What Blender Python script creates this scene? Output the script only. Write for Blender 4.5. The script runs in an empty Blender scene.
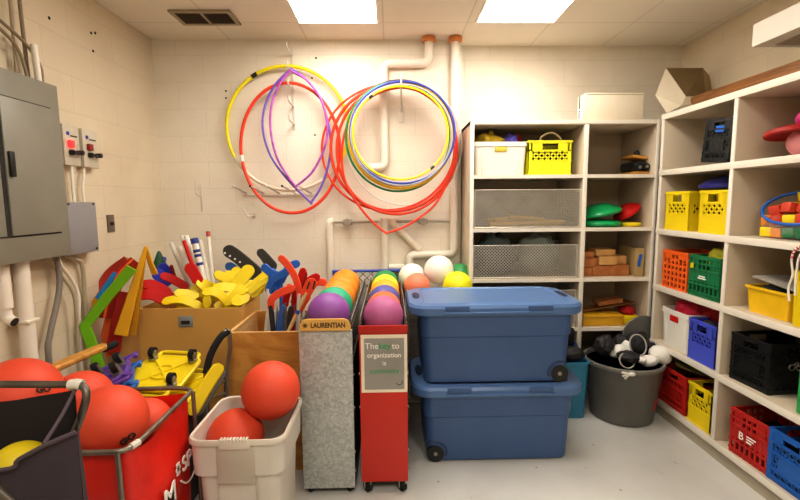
import bpy, bmesh, math, random
from mathutils import Vector, Matrix, Euler, noise
random.seed(7)
PI = math.pi
COL = bpy.context.scene.collection
V = Vector

# ------------------------------------------------------------------ camera survey
CAM_F, PITCH, YAW, ROLL, CAM_H = 443.15, .109, -.021, -.008, 1.46

def ray(px, py):
    a, b = px - 400, py - 250
    a, b = a*math.cos(-ROLL) - b*math.sin(-ROLL), a*math.sin(-ROLL) + b*math.cos(-ROLL)
    X, U = a/CAM_F, -b/CAM_F
    c, s = math.cos(PITCH), math.sin(PITCH)
    y, z = c + U*s, -s + U*c
    cy, sy = math.cos(YAW), math.sin(YAW)
    return V((X*cy - y*sy, X*sy + y*cy, z))

def at(px, py, x=None, y=None, z=None):
    """world point surveyed in the photograph, on a known plane of the room"""
    r = ray(px, py)
    t = x/r.x if x is not None else y/r.y if y is not None else (z - CAM_H)/r.z
    return V((r.x*t, r.y*t, r.z*t + CAM_H))

# ------------------------------------------------------------------ materials
def lin(c):
    c /= 255.0
    return c/12.92 if c <= .04045 else ((c + .055)/1.055)**2.4

def rgb(h):
    h = h.lstrip('#')
    return tuple(lin(int(h[i:i+2], 16)) for i in (0, 2, 4)) + (1,)

MATS = {}
def mat(name, hexc, rough=.5, metal=0.0, var=.10, scale=6.0, bump=0.0, bscale=60.0, spec=.5, coat=0.0, stretch=(1, 1, 1), alpha=1.0, trans=0.0):
    if name in MATS: return MATS[name]
    m = bpy.data.materials.new(name); m.use_nodes = True
    nt = m.node_tree; N = nt.nodes; L = nt.links
    bs = N['Principled BSDF']
    c = rgb(hexc)
    tc = N.new('ShaderNodeTexCoord'); mp = N.new('ShaderNodeMapping'); mp.inputs['Scale'].default_value = stretch
    L.new(tc.outputs['Object'], mp.inputs['Vector'])
    nz = N.new('ShaderNodeTexNoise'); nz.inputs['Scale'].default_value = scale; nz.inputs['Detail'].default_value = 4
    L.new(mp.outputs['Vector'], nz.inputs['Vector'])
    rp = N.new('ShaderNodeValToRGB')
    rp.color_ramp.elements[0].position = .3; rp.color_ramp.elements[1].position = .7
    rp.color_ramp.elements[0].color = tuple(max(0, v*(1 - var)) for v in c[:3]) + (1,)
    rp.color_ramp.elements[1].color = tuple(min(1, v*(1 + var)) for v in c[:3]) + (1,)
    L.new(nz.outputs['Fac'], rp.inputs['Fac']); L.new(rp.outputs['Color'], bs.inputs['Base Color'])
    bs.inputs['Roughness'].default_value = rough; bs.inputs['Metallic'].default_value = metal
    bs.inputs['Specular IOR Level'].default_value = spec
    bs.inputs['Coat Weight'].default_value = coat
    bs.inputs['Alpha'].default_value = alpha
    bs.inputs['Transmission Weight'].default_value = trans
    if bump:
        n2 = N.new('ShaderNodeTexNoise'); n2.inputs['Scale'].default_value = bscale; n2.inputs['Detail'].default_value = 3
        L.new(mp.outputs['Vector'], n2.inputs['Vector'])
        b = N.new('ShaderNodeBump'); b.inputs['Strength'].default_value = bump; b.inputs['Distance'].default_value = .004
        L.new(n2.outputs['Fac'], b.inputs['Height']); L.new(b.outputs['Normal'], bs.inputs['Normal'])
    MATS[name] = m
    return m

def emit(name, hexc, strength):
    m = bpy.data.materials.new(name); m.use_nodes = True
    bs = m.node_tree.nodes['Principled BSDF']
    bs.inputs['Base Color'].default_value = rgb(hexc)
    bs.inputs['Emission Color'].default_value = rgb(hexc); bs.inputs['Emission Strength'].default_value = strength
    nz = m.node_tree.nodes.new('ShaderNodeTexNoise'); nz.inputs['Scale'].default_value = 90
    m.node_tree.links.new(nz.outputs['Fac'], bs.inputs['Roughness'])
    MATS[name] = m
    return m

def block_mat(name, hexc, horiz, z0):
    """painted concrete block: mortar joints from a brick texture in the plane of the wall"""
    m = bpy.data.materials.new(name); m.use_nodes = True
    nt = m.node_tree; N = nt.nodes; L = nt.links; bs = N['Principled BSDF']
    tc = N.new('ShaderNodeTexCoord'); sp = N.new('ShaderNodeSeparateXYZ'); cb = N.new('ShaderNodeCombineXYZ')
    L.new(tc.outputs['Object'], sp.inputs[0])
    L.new(sp.outputs[horiz], cb.inputs[0])
    ad = N.new('ShaderNodeMath'); ad.operation = 'ADD'; ad.inputs[1].default_value = -z0
    L.new(sp.outputs['Z'], ad.inputs[0]); L.new(ad.outputs[0], cb.inputs[1])
    br = N.new('ShaderNodeTexBrick')
    br.inputs['Scale'].default_value = 1; br.inputs['Brick Width'].default_value = .385; br.inputs['Row Height'].default_value = .192
    br.inputs['Mortar Size'].default_value = .003; br.inputs['Mortar Smooth'].default_value = .6
    c = rgb(hexc)
    br.inputs['Color1'].default_value = c
    br.inputs['Color2'].default_value = tuple(v*.975 for v in c[:3]) + (1,)
    br.inputs['Mortar'].default_value = tuple(v*.89 for v in c[:3]) + (1,)
    L.new(cb.outputs[0], br.inputs['Vector'])
    nz = N.new('ShaderNodeTexNoise'); nz.inputs['Scale'].default_value = 2.2; nz.inputs['Detail'].default_value = 6
    L.new(tc.outputs['Object'], nz.inputs['Vector'])
    rp = N.new('ShaderNodeValToRGB'); rp.color_ramp.elements[0].color = (.9, .88, .85, 1); rp.color_ramp.elements[1].color = (1, 1, 1, 1)
    rp.color_ramp.elements[0].position = .25; rp.color_ramp.elements[1].position = .55
    L.new(nz.outputs['Fac'], rp.inputs['Fac'])
    mx = N.new('ShaderNodeMixRGB'); mx.blend_type = 'MULTIPLY'; mx.inputs['Fac'].default_value = 1
    L.new(br.outputs['Color'], mx.inputs[1]); L.new(rp.outputs['Color'], mx.inputs[2]); L.new(mx.outputs[0], bs.inputs['Base Color'])
    bs.inputs['Roughness'].default_value = .55
    n2 = N.new('ShaderNodeTexNoise'); n2.inputs['Scale'].default_value = 60
    L.new(tc.outputs['Object'], n2.inputs['Vector'])
    ma = N.new('ShaderNodeMath'); ma.operation = 'MULTIPLY_ADD'; ma.inputs[1].default_value = -2.2
    L.new(br.outputs['Fac'], ma.inputs[0]); L.new(n2.outputs['Fac'], ma.inputs[2])
    bp = N.new('ShaderNodeBump'); bp.inputs['Strength'].default_value = .3; bp.inputs['Distance'].default_value = .004
    L.new(ma.outputs[0], bp.inputs['Height']); L.new(bp.outputs['Normal'], bs.inputs['Normal'])
    return m

def ceiling_mat():
    m = bpy.data.materials.new('ceiling_tiles'); m.use_nodes = True
    nt = m.node_tree; N = nt.nodes; L = nt.links; bs = N['Principled BSDF']
    tc = N.new('ShaderNodeTexCoord'); mp = N.new('ShaderNodeMapping')
    mp.inputs['Location'].default_value = (.59, -3.06, 0)
    L.new(tc.outputs['Object'], mp.inputs['Vector'])
    br = N.new('ShaderNodeTexBrick'); br.offset = 0
    br.inputs['Scale'].default_value = 1; br.inputs['Brick Width'].default_value = .555; br.inputs['Row Height'].default_value = 1.11
    br.inputs['Mortar Size'].default_value = .006; br.inputs['Mortar Smooth'].default_value = .4
    c = rgb('ece4d6')
    br.inputs['Color1'].default_value = c; br.inputs['Color2'].default_value = tuple(v*.97 for v in c[:3]) + (1,)
    br.inputs['Mortar'].default_value = tuple(v*.80 for v in c[:3]) + (1,)
    L.new(mp.outputs[0], br.inputs['Vector']); L.new(br.outputs['Color'], bs.inputs['Base Color'])
    nz = N.new('ShaderNodeTexNoise'); nz.inputs['Scale'].default_value = 140
    L.new(tc.outputs['Object'], nz.inputs['Vector'])
    bp = N.new('ShaderNodeBump'); bp.inputs['Strength'].default_value = .25; bp.inputs['Distance'].default_value = .003
    L.new(nz.outputs['Fac'], bp.inputs['Height']); L.new(bp.outputs['Normal'], bs.inputs['Normal'])
    bs.inputs['Roughness'].default_value = .9
    return m

def floor_mat():
    m = bpy.data.materials.new('floor_paint'); m.use_nodes = True
    nt = m.node_tree; N = nt.nodes; L = nt.links; bs = N['Principled BSDF']
    tc = N.new('ShaderNodeTexCoord')
    n1 = N.new('ShaderNodeTexNoise'); n1.inputs['Scale'].default_value = 1.6; n1.inputs['Detail'].default_value = 8
    L.new(tc.outputs['Object'], n1.inputs['Vector'])
    r1 = N.new('ShaderNodeValToRGB'); r1.color_ramp.elements[0].color = rgb('c6c3bc'); r1.color_ramp.elements[1].color = rgb('dbd8d1')
    r1.color_ramp.elements[0].position = .3; r1.color_ramp.elements[1].position = .62
    L.new(n1.outputs['Fac'], r1.inputs['Fac'])
    vo = N.new('ShaderNodeTexVoronoi'); vo.inputs['Scale'].default_value = 9
    L.new(tc.outputs['Object'], vo.inputs['Vector'])
    r2 = N.new('ShaderNodeValToRGB'); r2.color_ramp.elements[0].position = .045; r2.color_ramp.elements[1].position = .075
    r2.color_ramp.elements[0].color = (.25, .22, .18, 1); r2.color_ramp.elements[1].color = (1, 1, 1, 1)
    L.new(vo.outputs['Distance'], r2.inputs['Fac'])
    mx = N.new('ShaderNodeMixRGB'); mx.blend_type = 'MULTIPLY'; mx.inputs['Fac'].default_value = .75
    L.new(r1.outputs['Color'], mx.inputs[1]); L.new(r2.outputs['Color'], mx.inputs[2]); L.new(mx.outputs[0], bs.inputs['Base Color'])
    r3 = N.new('ShaderNodeMapRange'); r3.inputs[3].default_value = .22; r3.inputs[4].default_value = .42
    L.new(n1.outputs['Fac'], r3.inputs[0]); L.new(r3.outputs[0], bs.inputs['Roughness'])
    return m

def galv_mat():
    m = bpy.data.materials.new('galvanised_sheet'); m.use_nodes = True
    nt = m.node_tree; N = nt.nodes; L = nt.links; bs = N['Principled BSDF']
    tc = N.new('ShaderNodeTexCoord')
    vo = N.new('ShaderNodeTexVoronoi'); vo.inputs['Scale'].default_value = 95
    n1 = N.new('ShaderNodeTexNoise'); n1.inputs['Scale'].default_value = 30; n1.inputs['Detail'].default_value = 4
    mv = N.new('ShaderNodeMixRGB'); mv.inputs['Fac'].default_value = .06
    L.new(tc.outputs['Object'], n1.inputs['Vector']); L.new(tc.outputs['Object'], mv.inputs[1]); L.new(n1.outputs['Color'], mv.inputs[2])
    L.new(mv.outputs[0], vo.inputs['Vector'])
    r1 = N.new('ShaderNodeValToRGB'); r1.color_ramp.elements[0].color = rgb('a2a5a3'); r1.color_ramp.elements[1].color = rgb('c6c8c4')
    sp = N.new('ShaderNodeSeparateColor'); L.new(vo.outputs['Color'], sp.inputs[0]); L.new(sp.outputs[0], r1.inputs['Fac'])
    L.new(r1.outputs['Color'], bs.inputs['Base Color'])
    bs.inputs['Metallic'].default_value = .25; bs.inputs['Roughness'].default_value = .5
    MATS['galv'] = m
    return m

def wood_mat(name, c0, c1, stretch=(2, 2, 18), scale=1.0, rough=.5):
    m = bpy.data.materials.new(name); m.use_nodes = True
    nt = m.node_tree; N = nt.nodes; L = nt.links; bs = N['Principled BSDF']
    tc = N.new('ShaderNodeTexCoord'); mp = N.new('ShaderNodeMapping'); mp.inputs['Scale'].default_value = stretch
    L.new(tc.outputs['Object'], mp.inputs['Vector'])
    n1 = N.new('ShaderNodeTexNoise'); n1.inputs['Scale'].default_value = scale; n1.inputs['Detail'].default_value = 6; n1.inputs['Distortion'].default_value = 1.2
    L.new(mp.outputs[0], n1.inputs['Vector'])
    r1 = N.new('ShaderNodeValToRGB'); r1.color_ramp.elements[0].color = rgb(c0); r1.color_ramp.elements[1].color = rgb(c1)
    r1.color_ramp.elements[0].position = .38; r1.color_ramp.elements[1].position = .62
    L.new(n1.outputs['Fac'], r1.inputs['Fac']); L.new(r1.outputs['Color'], bs.inputs['Base Color'])
    bs.inputs['Roughness'].default_value = rough
    MATS[name] = m
    return m

# ------------------------------------------------------------------ mesh building
def catmull(pts, n=8, closed=False):
    pts = [V(p) for p in pts]
    if len(pts) < 3 and not closed:
        return [pts[0].lerp(pts[-1], i/n) for i in range(n + 1)]
    out = []; m = len(pts)
    segs = m if closed else m - 1
    for i in range(segs):
        if closed: p0, p1, p2, p3 = pts[(i-1) % m], pts[i], pts[(i+1) % m], pts[(i+2) % m]
        else:
            p1, p2 = pts[i], pts[i+1]
            p0 = pts[i-1] if i else p1*2 - p2
            p3 = pts[i+2] if i + 2 < m else p2*2 - p1
        for k in range(n):
            t = k/n
            out.append(.5*((2*p1) + (p2 - p0)*t + (2*p0 - 5*p1 + 4*p2 - p3)*t*t + (3*p1 - p0 - 3*p2 + p3)*t**3))
    if not closed: out.append(pts[-1])
    return out

def rounded(pts, r, n=5):
    """polyline with its inner corners rounded"""
    pts = [V(p) for p in pts]; out = [pts[0]]
    for i in range(1, len(pts) - 1):
        a, b, c = pts[i-1], pts[i], pts[i+1]
        d1 = min(r, (a-b).length*.49); d2 = min(r, (c-b).length*.49)
        s, e = b + (a-b).normalized()*d1, b + (c-b).normalized()*d2
        for k in range(n + 1):
            t = k/n
            out.append(s*(1-t)**2 + b*2*t*(1-t) + e*t*t)
    out.append(pts[-1])
    return out

class MB:
    def __init__(self): self.bm = bmesh.new()
    def _xf(self, vs, M):
        if M is not None:
            for v in vs: v.co = M @ v.co
    def box(self, x0, x1, y0, y1, z0, z1, bev=0.0, M=None, seg=2):
        b = bmesh.new()
        bmesh.ops.create_cube(b, size=1)
        for v in b.verts:
            v.co = V(((x0+x1)/2 + v.co.x*(x1-x0), (y0+y1)/2 + v.co.y*(y1-y0), (z0+z1)/2 + v.co.z*(z1-z0)))
        if bev: bmesh.ops.bevel(b, geom=b.edges[:], offset=bev, segments=seg, affect='EDGES', profile=.5)
        self._add(b, M); return self
    def _add(self, b, M=None):
        if M is not None:
            for v in b.verts: v.co = M @ v.co
        me = bpy.data.meshes.new('t'); b.to_mesh(me); b.free()
        self.bm.from_mesh(me); bpy.data.meshes.remove(me)
    def bar(self, a, b, w, t, n=(0, -1, 0)):
        """rectangular bar from a to b, width w across, thickness t along n"""
        a, b = V(a), V(b); d = (b-a); L = d.length
        if L < 1e-6: return self
        d.normalize(); n = V(n); n = (n - d*n.dot(d))
        n = n.normalized() if n.length > 1e-5 else d.orthogonal().normalized()
        s = d.cross(n)
        M = Matrix((( d.x, s.x, n.x, (a.x+b.x)/2), (d.y, s.y, n.y, (a.y+b.y)/2), (d.z, s.z, n.z, (a.z+b.z)/2), (0, 0, 0, 1)))
        return self.box(-L/2, L/2, -w/2, w/2, -t/2, t/2, 0, M)
    def tube(self, pts, r, n=10, closed=False, cap=True):
        pts = [V(p) for p in pts]; m = len(pts)
        rr = r if isinstance(r, (list, tuple)) else [r]*m
        T = []
        for i in range(m):
            a = pts[(i-1) % m] if (closed or i) else pts[i]
            b = pts[(i+1) % m] if (closed or i < m-1) else pts[i]
            t = (b-a); T.append(t.normalized() if t.length > 1e-9 else V((0, 0, 1)))
        N = T[0].orthogonal().normalized(); rings = []
        for i in range(m):
            N = (N - T[i]*N.dot(T[i]));  N = N.normalized() if N.length > 1e-6 else T[i].orthogonal().normalized()
            B = T[i].cross(N)
            rings.append([self.bm.verts.new(pts[i] + (N*math.cos(2*PI*k/n) + B*math.sin(2*PI*k/n))*rr[i]) for k in range(n)])
        lim = m if closed else m-1
        for i in range(lim):
            A, Bq = rings[i], rings[(i+1) % m]
            off = 0
            if closed and i == m-1:
                off = min(range(n), key=lambda o: sum((A[k].co - Bq[(k+o) % n].co).length for k in range(n)))
            for k in range(n):
                try: self.bm.faces.new((A[k], A[(k+1) % n], Bq[(k+1+off) % n], Bq[(k+off) % n]))
                except ValueError: pass
        if cap and not closed:
            self.bm.faces.new(rings[0][::-1]); self.bm.faces.new(rings[-1])
        return self
    def cyl(self, a, b, r, r2=None, n=24):
        r2 = r if r2 is None else r2
        return self.tube([a, b], [r, r2], n)
    def sphere(self, c, r, M=None, seg=32, scale=(1, 1, 1)):
        b = bmesh.new(); bmesh.ops.create_uvsphere(b, u_segments=seg, v_segments=seg//2, radius=1)
        for v in b.verts: v.co = V((v.co.x*r*scale[0], v.co.y*r*scale[1], v.co.z*r*scale[2]))
        if M is not None:
            for v in b.verts: v.co = M @ v.co
        for v in b.verts: v.co += V(c)
        self._add(b); return self
    def blob(self, c, size, seed=0, amp=.25, freq=2.0, sub=4, floor=None, M=None):
        b = bmesh.new(); bmesh.ops.create_icosphere(b, subdivisions=sub, radius=1)
        for v in b.verts:
            d = noise.noise(v.co*freq + V((seed*7.3, seed*3.1, seed))) + .5*noise.noise(v.co*freq*2.3 + V((seed, 5, seed*2)))
            v.co *= 1 + amp*d
            v.co = V((v.co.x*size[0], v.co.y*size[1], v.co.z*size[2]))
            if M is not None: v.co = M @ v.co
            v.co += V(c)
            if floor is not None: v.co.z = max(v.co.z, floor)
        self._add(b); return self
    def lathe(self, prof, c=(0, 0, 0), n=48, M=None):
        b = bmesh.new(); rings = []
        for r, z in prof:
            rings.append([b.verts.new((max(r, 1e-4)*math.cos(2*PI*k/n), max(r, 1e-4)*math.sin(2*PI*k/n), z)) for k in range(n)])
        for i in range(len(rings)-1):
            for k in range(n): b.faces.new((rings[i][k], rings[i][(k+1) % n], rings[i+1][(k+1) % n], rings[i+1][k]))
        b.faces.new(rings[0][::-1]); b.faces.new(rings[-1])
        if M is not None:
            for v in b.verts: v.co = M @ v.co
        for v in b.verts: v.co += V(c)
        self._add(b); return self
    def prism(self, poly, d0, d1, M=None, bev=0.0):
        """polygon in the x-z plane, extruded along y from d0 to d1"""
        b = bmesh.new()
        f = [b.verts.new((x, d0, z)) for x, z in poly]; k = [b.verts.new((x, d1, z)) for x, z in poly]
        n = len(poly)
        b.faces.new(f); b.faces.new(k[::-1])
        for i in range(n): b.faces.new((f[(i+1) % n], f[i], k[i], k[(i+1) % n]))
        bmesh.ops.recalc_face_normals(b, faces=b.faces[:])
        if bev: bmesh.ops.bevel(b, geom=[e for e in b.edges], offset=bev, segments=2, affect='EDGES')
        self._add(b, M); return self
    def loft(self, secs, closed_bottom=True, closed_top=True):
        """secs: lists of Vectors, same count each"""
        rings = [[self.bm.verts.new(p) for p in s] for s in secs]; n = len(rings[0])
        for i in range(len(rings)-1):
            for k in range(n): self.bm.faces.new((rings[i][k], rings[i][(k+1) % n], rings[i+1][(k+1) % n], rings[i+1][k]))
        if closed_bottom: self.bm.faces.new(rings[0][::-1])
        if closed_top: self.bm.faces.new(rings[-1])
        return self
    def ribbon(self, pts, w, t, n=(0, -1, 0), round0=True, round1=True, smooth=6):
        """flat blade swept along pts: width w, thickness t, flat face towards n, rounded ends"""
        P = catmull(pts, smooth) if smooth else [V(p) for p in pts]
        # arc length resample with extra points at the ends
        acc = [0]
        for i in range(1, len(P)): acc.append(acc[-1] + (P[i]-P[i-1]).length)
        tot = acc[-1]
        ws = w if isinstance(w, (list, tuple)) else (w, w)
        def pos(s):
            s = min(max(s, 0), tot)
            for i in range(1, len(P)):
                if acc[i] >= s - 1e-12:
                    u = (s-acc[i-1])/max(acc[i]-acc[i-1], 1e-9)
                    return P[i-1].lerp(P[i], u)
            return P[-1]
        ss = set(acc)
        for q in (.02, .1, .25, .5, .75, 1):
            if round0: ss.add(q*ws[0]*.5)
            if round1: ss.add(tot - q*ws[1]*.5)
        ss = sorted(s for s in ss if 0 <= s <= tot)
        secs = []; n0 = V(n)
        for s in ss:
            e = max(tot*.01, 1e-4)
            d = (pos(s+e)-pos(s-e)).normalized()
            nn = (n0 - d*n0.dot(d)); nn = nn.normalized() if nn.length > 1e-5 else d.orthogonal().normalized()
            side = d.cross(nn)
            ww = ws[0] + (ws[1]-ws[0])*s/tot; k = 1.0
            if round0 and s < ws[0]*.5: k = math.sqrt(max(.02, 1 - (1 - s/(ws[0]*.5))**2))
            if round1 and tot - s < ws[1]*.5: k = min(k, math.sqrt(max(.02, 1 - (1 - (tot-s)/(ws[1]*.5))**2)))
            h = ww*.5*k; p = pos(s); c = min(t*.3, h*.3)
            secs.append([p - side*h - nn*(t/2-c), p - side*(h-c) - nn*t/2, p + side*(h-c) - nn*t/2, p + side*h - nn*(t/2-c),
                         p + side*h + nn*(t/2-c), p + side*(h-c) + nn*t/2, p - side*(h-c) + nn*t/2, p - side*h + nn*(t/2-c)])
        return self.loft(secs)
    def torus(self, R, r, M=None, n=72, m=10, a0=0, a1=2*PI, sx=1, sz=1, wob=0, seed=0):
        full = abs(a1-a0-2*PI) < 1e-4
        k = n if full else max(6, int(n*abs(a1-a0)/(2*PI)))
        pts = []
        for i in range(k + (0 if full else 1)):
            a = a0 + (a1-a0)*i/k
            y = wob*math.sin(2*a + seed)
            pts.append(V((R*sx*math.cos(a), y, R*sz*math.sin(a))))
        if M is not None: pts = [M @ p for p in pts]
        return self.tube(pts, r, m, closed=full)
    def build(self, name, material, parent=None, world=True, smooth=True, sharp=.7, label=None):
        bm = self.bm
        bmesh.ops.recalc_face_normals(bm, faces=bm.faces[:])
        if parent is not None and world:
            Mi = WM[root_of(parent).name].inverted()
            for v in bm.verts: v.co = Mi @ v.co
        me = bpy.data.meshes.new(name); bm.to_mesh(me); bm.free()
        if smooth and len(me.polygons):
            me.shade_smooth(); me.set_sharp_from_angle(angle=sharp)
        me.materials.append(material)
        o = bpy.data.objects.new(name, me); COL.objects.link(o)
        if parent is not None: o.parent = parent
        if label: o['label'] = label
        return o
    def single(self, name, material, label, cat, group=None, smooth=True, kind=None, sharp=.7):
        """a thing that is one mesh: origin at the middle of its base"""
        xs = [v.co for v in self.bm.verts]
        lo = V([min(c[i] for c in xs) for i in range(3)]); hi = V([max(c[i] for c in xs) for i in range(3)])
        L = V(((lo.x+hi.x)/2, (lo.y+hi.y)/2, lo.z))
        for v in self.bm.verts: v.co -= L
        o = self.build(name, material, None, smooth=smooth, sharp=sharp); o.location = L
        tag(o, label, cat, group, kind); WM[o.name] = Matrix.Translation(L)
        return o

WM = {}
def root_of(o):
    while o.parent is not None: o = o.parent
    return o
def tag(o, label=None, cat=None, group=None, kind=None):
    if label: o['label'] = label
    if cat: o['category'] = cat
    if group: o['group'] = group
    if kind: o['kind'] = kind
def thing(name, label, cat, loc=(0, 0, 0), rotz=0, group=None, rot=None):
    o = bpy.data.objects.new(name, None); COL.objects.link(o); o.empty_display_size = .05
    o.location = loc; o.rotation_euler = rot if rot is not None else (0, 0, rotz)
    WM[o.name] = Matrix.LocRotScale(V(loc), o.rotation_euler, None)
    tag(o, label, cat, group); return o
def copy_tree(src, loc, rot=(0, 0, 0), label=None, group=None, mats=None):
    def rec(o, parent):
        c = o.copy(); COL.objects.link(c)
        if parent is not None: c.parent = parent
        if mats and o.type == 'MESH' and o.data.materials[0].name in mats:
            c.data = o.data.copy(); c.data.materials[0] = mats[o.data.materials[0].name]
        for ch in o.children: rec(ch, c)
        return c
    r = rec(src, None); r.location = loc; r.rotation_euler = rot
    if label: r['label'] = label
    if group: r['group'] = group
    WM[r.name] = Matrix.LocRotScale(V(loc), Euler(rot), None)
    return r
def text_mesh(body, size, M, material, parent, name='lettering', depth=.0006, world=True, align='CENTER', bold=0.0, label=None):
    cu = bpy.data.curves.new('txt', 'FONT'); cu.body = body; cu.size = size; cu.extrude = depth; cu.align_x = align; cu.align_y = 'CENTER'; cu.offset = bold
    ob = bpy.data.objects.new('txt', cu); COL.objects.link(ob)
    dg = bpy.context.evaluated_depsgraph_get()
    me = bpy.data.meshes.new_from_object(ob.evaluated_get(dg)); bpy.data.objects.remove(ob)
    me.transform(M)
    if parent is not None and world: me.transform(WM[root_of(parent).name].inverted())
    me.materials.clear(); me.materials.append(material); me.name = name
    o = bpy.data.objects.new(name, me); COL.objects.link(o)
    if parent is not None: o.parent = parent
    if label: o['label'] = label
    return o
def axes(o, X, Y, Z):
    return Matrix(((X[0], Y[0], Z[0], o[0]), (X[1], Y[1], Z[1], o[1]), (X[2], Y[2], Z[2], o[2]), (0, 0, 0, 1)))
def face_front(o): return axes(o, (1, 0, 0), (0, 0, 1), (0, -1, 0))     # text plane facing the camera side (-y)

def rrect(w, d, r, z, cx=0, cy=0, n=5):
    pts = []
    r = min(r, w/2 - 1e-4, d/2 - 1e-4)
    for sx, sy, a0 in ((1, -1, -PI/2), (1, 1, 0), (-1, 1, PI/2), (-1, -1, PI)):
        for k in range(n + 1):
            a = a0 + PI/2*k/n
            pts.append(V((cx + sx*(w/2-r) + r*math.cos(a), cy + sy*(d/2-r) + r*math.sin(a), z)))
    return pts

# ------------------------------------------------------------------ palette
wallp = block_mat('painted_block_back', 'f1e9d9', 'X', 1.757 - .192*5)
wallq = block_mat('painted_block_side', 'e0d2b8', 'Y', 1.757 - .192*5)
cream = mat('cream_pipe_paint', 'efe7d8', .45, var=.04)
white = mat('white_plastic', 'ece8dd', .4, var=.03)
offwh = mat('off_white_bin', 'd3ccbf', .42, var=.04)
shelfp = mat('shelf_paint_shaded', 'cbbca5', .5, var=.04, scale=3)  # board colour darkened for the shade inside the bays
grey = mat('panel_grey', '8f8c80', .45, .15, var=.05)
grey2 = mat('box_grey', '98979a', .45, .15, var=.05)
dgrey = mat('dark_grey_metal', '3a3733', .5, .3)
chrome = mat('zinc_metal', 'a39d92', .35, .8)
silver = mat('brushed_tube', '8b8377', .38, .75, var=.15, scale=30)
black = mat('black_plastic', '191817', .4, var=.2)
blackr = mat('black_rubber', '141312', .75, var=.2)
brownblk = mat('dark_box_inside', '2b2622', .8)
orange_ring = mat('orange_collar', 'd98a4c', .6, var=.15, scale=30)
red = mat('red_plastic', 'c4140e', .6, var=.06, spec=.3)
redpaint = mat('red_paint_sheet', 'c42813', .35, var=.04)
redorange = mat('red_orange_plastic', 'f2542f', .4, var=.05)
orange = mat('orange_plastic', 'f06a22', .4, var=.05)
yellow = mat('yellow_plastic', 'ecd20c', .5, var=.05)
yellowc = mat('yellow_crate_plastic', 'f0d416', .42, var=.04)
lemon = mat('lemon_plastic', 'f6f02a', .42, var=.04)
blue = mat('blue_plastic', '2467c2', .4, var=.06)
navy = mat('slate_blue_tote', '435f8d', .36, var=.05, scale=4)
navyl = mat('slate_blue_lid', '5878a6', .32, var=.05, scale=4)
periw = mat('periwinkle_plastic', '4b5bd0', .4, var=.05)
teal = mat('teal_tote', '2f7fa0', .4, var=.05)
green = mat('green_plastic', '16a05c', .3, var=.05)
dkgreen = mat('dark_green_plastic', '1c7a4c', .4, var=.06)
lime = mat('lime_plastic', '7cc21f', .4, var=.05)
purple = mat('purple_plastic', '6d4aa8', .38, var=.06)
pink = mat('pink_plastic', 'd65a9c', .4, var=.06)
maroon = mat('brick_red_crate', 'b9251c', .42, var=.05)
crateblue = mat('bright_blue_crate', '1f63b4', .42, var=.05)
rubred = mat('red_ball_rubber', 'df5030', .55, var=.05, bump=.25, bscale=220)
balls_m = {k: mat('ball_' + k, h, .5, var=.05, bump=.15, bscale=220) for k, h in dict(
    violet='8d4f9c', mint='2fae82', orange='f2962a', pinkish='b4608f', coral='ee7440', indigo='5f5aa0', gold='efb02e', yellow='f4e33a', green='3f9a58', white='f0ece2', peach='f08a6a', lemon='f3ea22').items()}
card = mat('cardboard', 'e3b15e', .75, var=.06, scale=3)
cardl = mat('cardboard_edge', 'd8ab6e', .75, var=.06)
plywood = wood_mat('plywood', 'bd7c31', 'dfa654', (3, 3, 9))
plyedge = wood_mat('plywood_edge', 'd0a062', 'e0b67c', (8, 8, 30))
boardw = wood_mat('varnished_board', 'b87f30', 'd39c48', (3, 14, 14))
oakboard = wood_mat('brown_board', '6f4519', '935f2a', (14, 3, 20))
blockw = wood_mat('block_wood', 'a86432', 'c1814a', (12, 3, 20))
palew = mat('pale_handle_wood', 'ddbd86', .5, var=.08)
signw = mat('sign_board_wood', 'd9ad5c', .5, var=.06)
shelfb = mat('shelf_back_shaded', 'b9a88f', .55, var=.04, scale=3)  # same cream, darkened further for the shade at the back of the bays
edge_lit = mat('shelf_edge_lit', 'e9e1d2', .5, var=.03)  # same cream, lightened where the front edges catch the light
trashg = mat('grey_bin_plastic', '64625c', .5, var=.04)
bagdark = mat('dark_bag_cloth', '3a2f36', .85, var=.12, bump=.3, bscale=400)
bagred = mat('red_bag_nylon', 'dc2413', .42, var=.05, bump=.2, bscale=14)
ink = mat('dark_ink', '2a2420', .6)
whiteink = mat('white_ink', 'f3efe6', .6, var=.02)
greenink = mat('green_ink', '1f9c63', .6)
foam = mat('black_foam', '1d1c1c', .9, var=.2, bump=.3, bscale=300)
galv = galv_mat()

# ------------------------------------------------------------------ the setting
LX, RX, BYL, BYR, CZ, FY = -1.705, 2.255, 3.37, 3.50, 2.63, -1.7
def struct(name, mb, m, label=None, kind='structure'):
    o = mb.build(name, m, None, smooth=False); o['kind'] = kind
    if label: o['label'] = label
    return o
struct('floor', MB().box(LX-.1, RX+.1, FY-.1, BYR+.1, -.1, 0), floor_mat(), 'pale grey painted concrete floor')
struct('ceiling', MB().box(LX-.1, RX+.1, FY-.1, BYR+.1, CZ, CZ+.1), ceiling_mat(), 'white suspended ceiling of square tiles')
struct('wall_back', MB().box(LX-.1, .535, BYL, BYR+.12, 0, CZ).box(.535, RX+.1, BYR, BYR+.12, 0, CZ), wallp, 'cream painted concrete block wall behind the hoops')
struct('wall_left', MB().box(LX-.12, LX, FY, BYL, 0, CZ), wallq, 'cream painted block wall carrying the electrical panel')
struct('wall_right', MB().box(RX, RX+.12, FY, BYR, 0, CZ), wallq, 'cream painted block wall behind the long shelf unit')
struct('wall_front', MB().box(LX-.1, RX+.1, FY-.12, FY, 0, CZ), wallq, 'cream painted block wall behind the camera')
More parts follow.
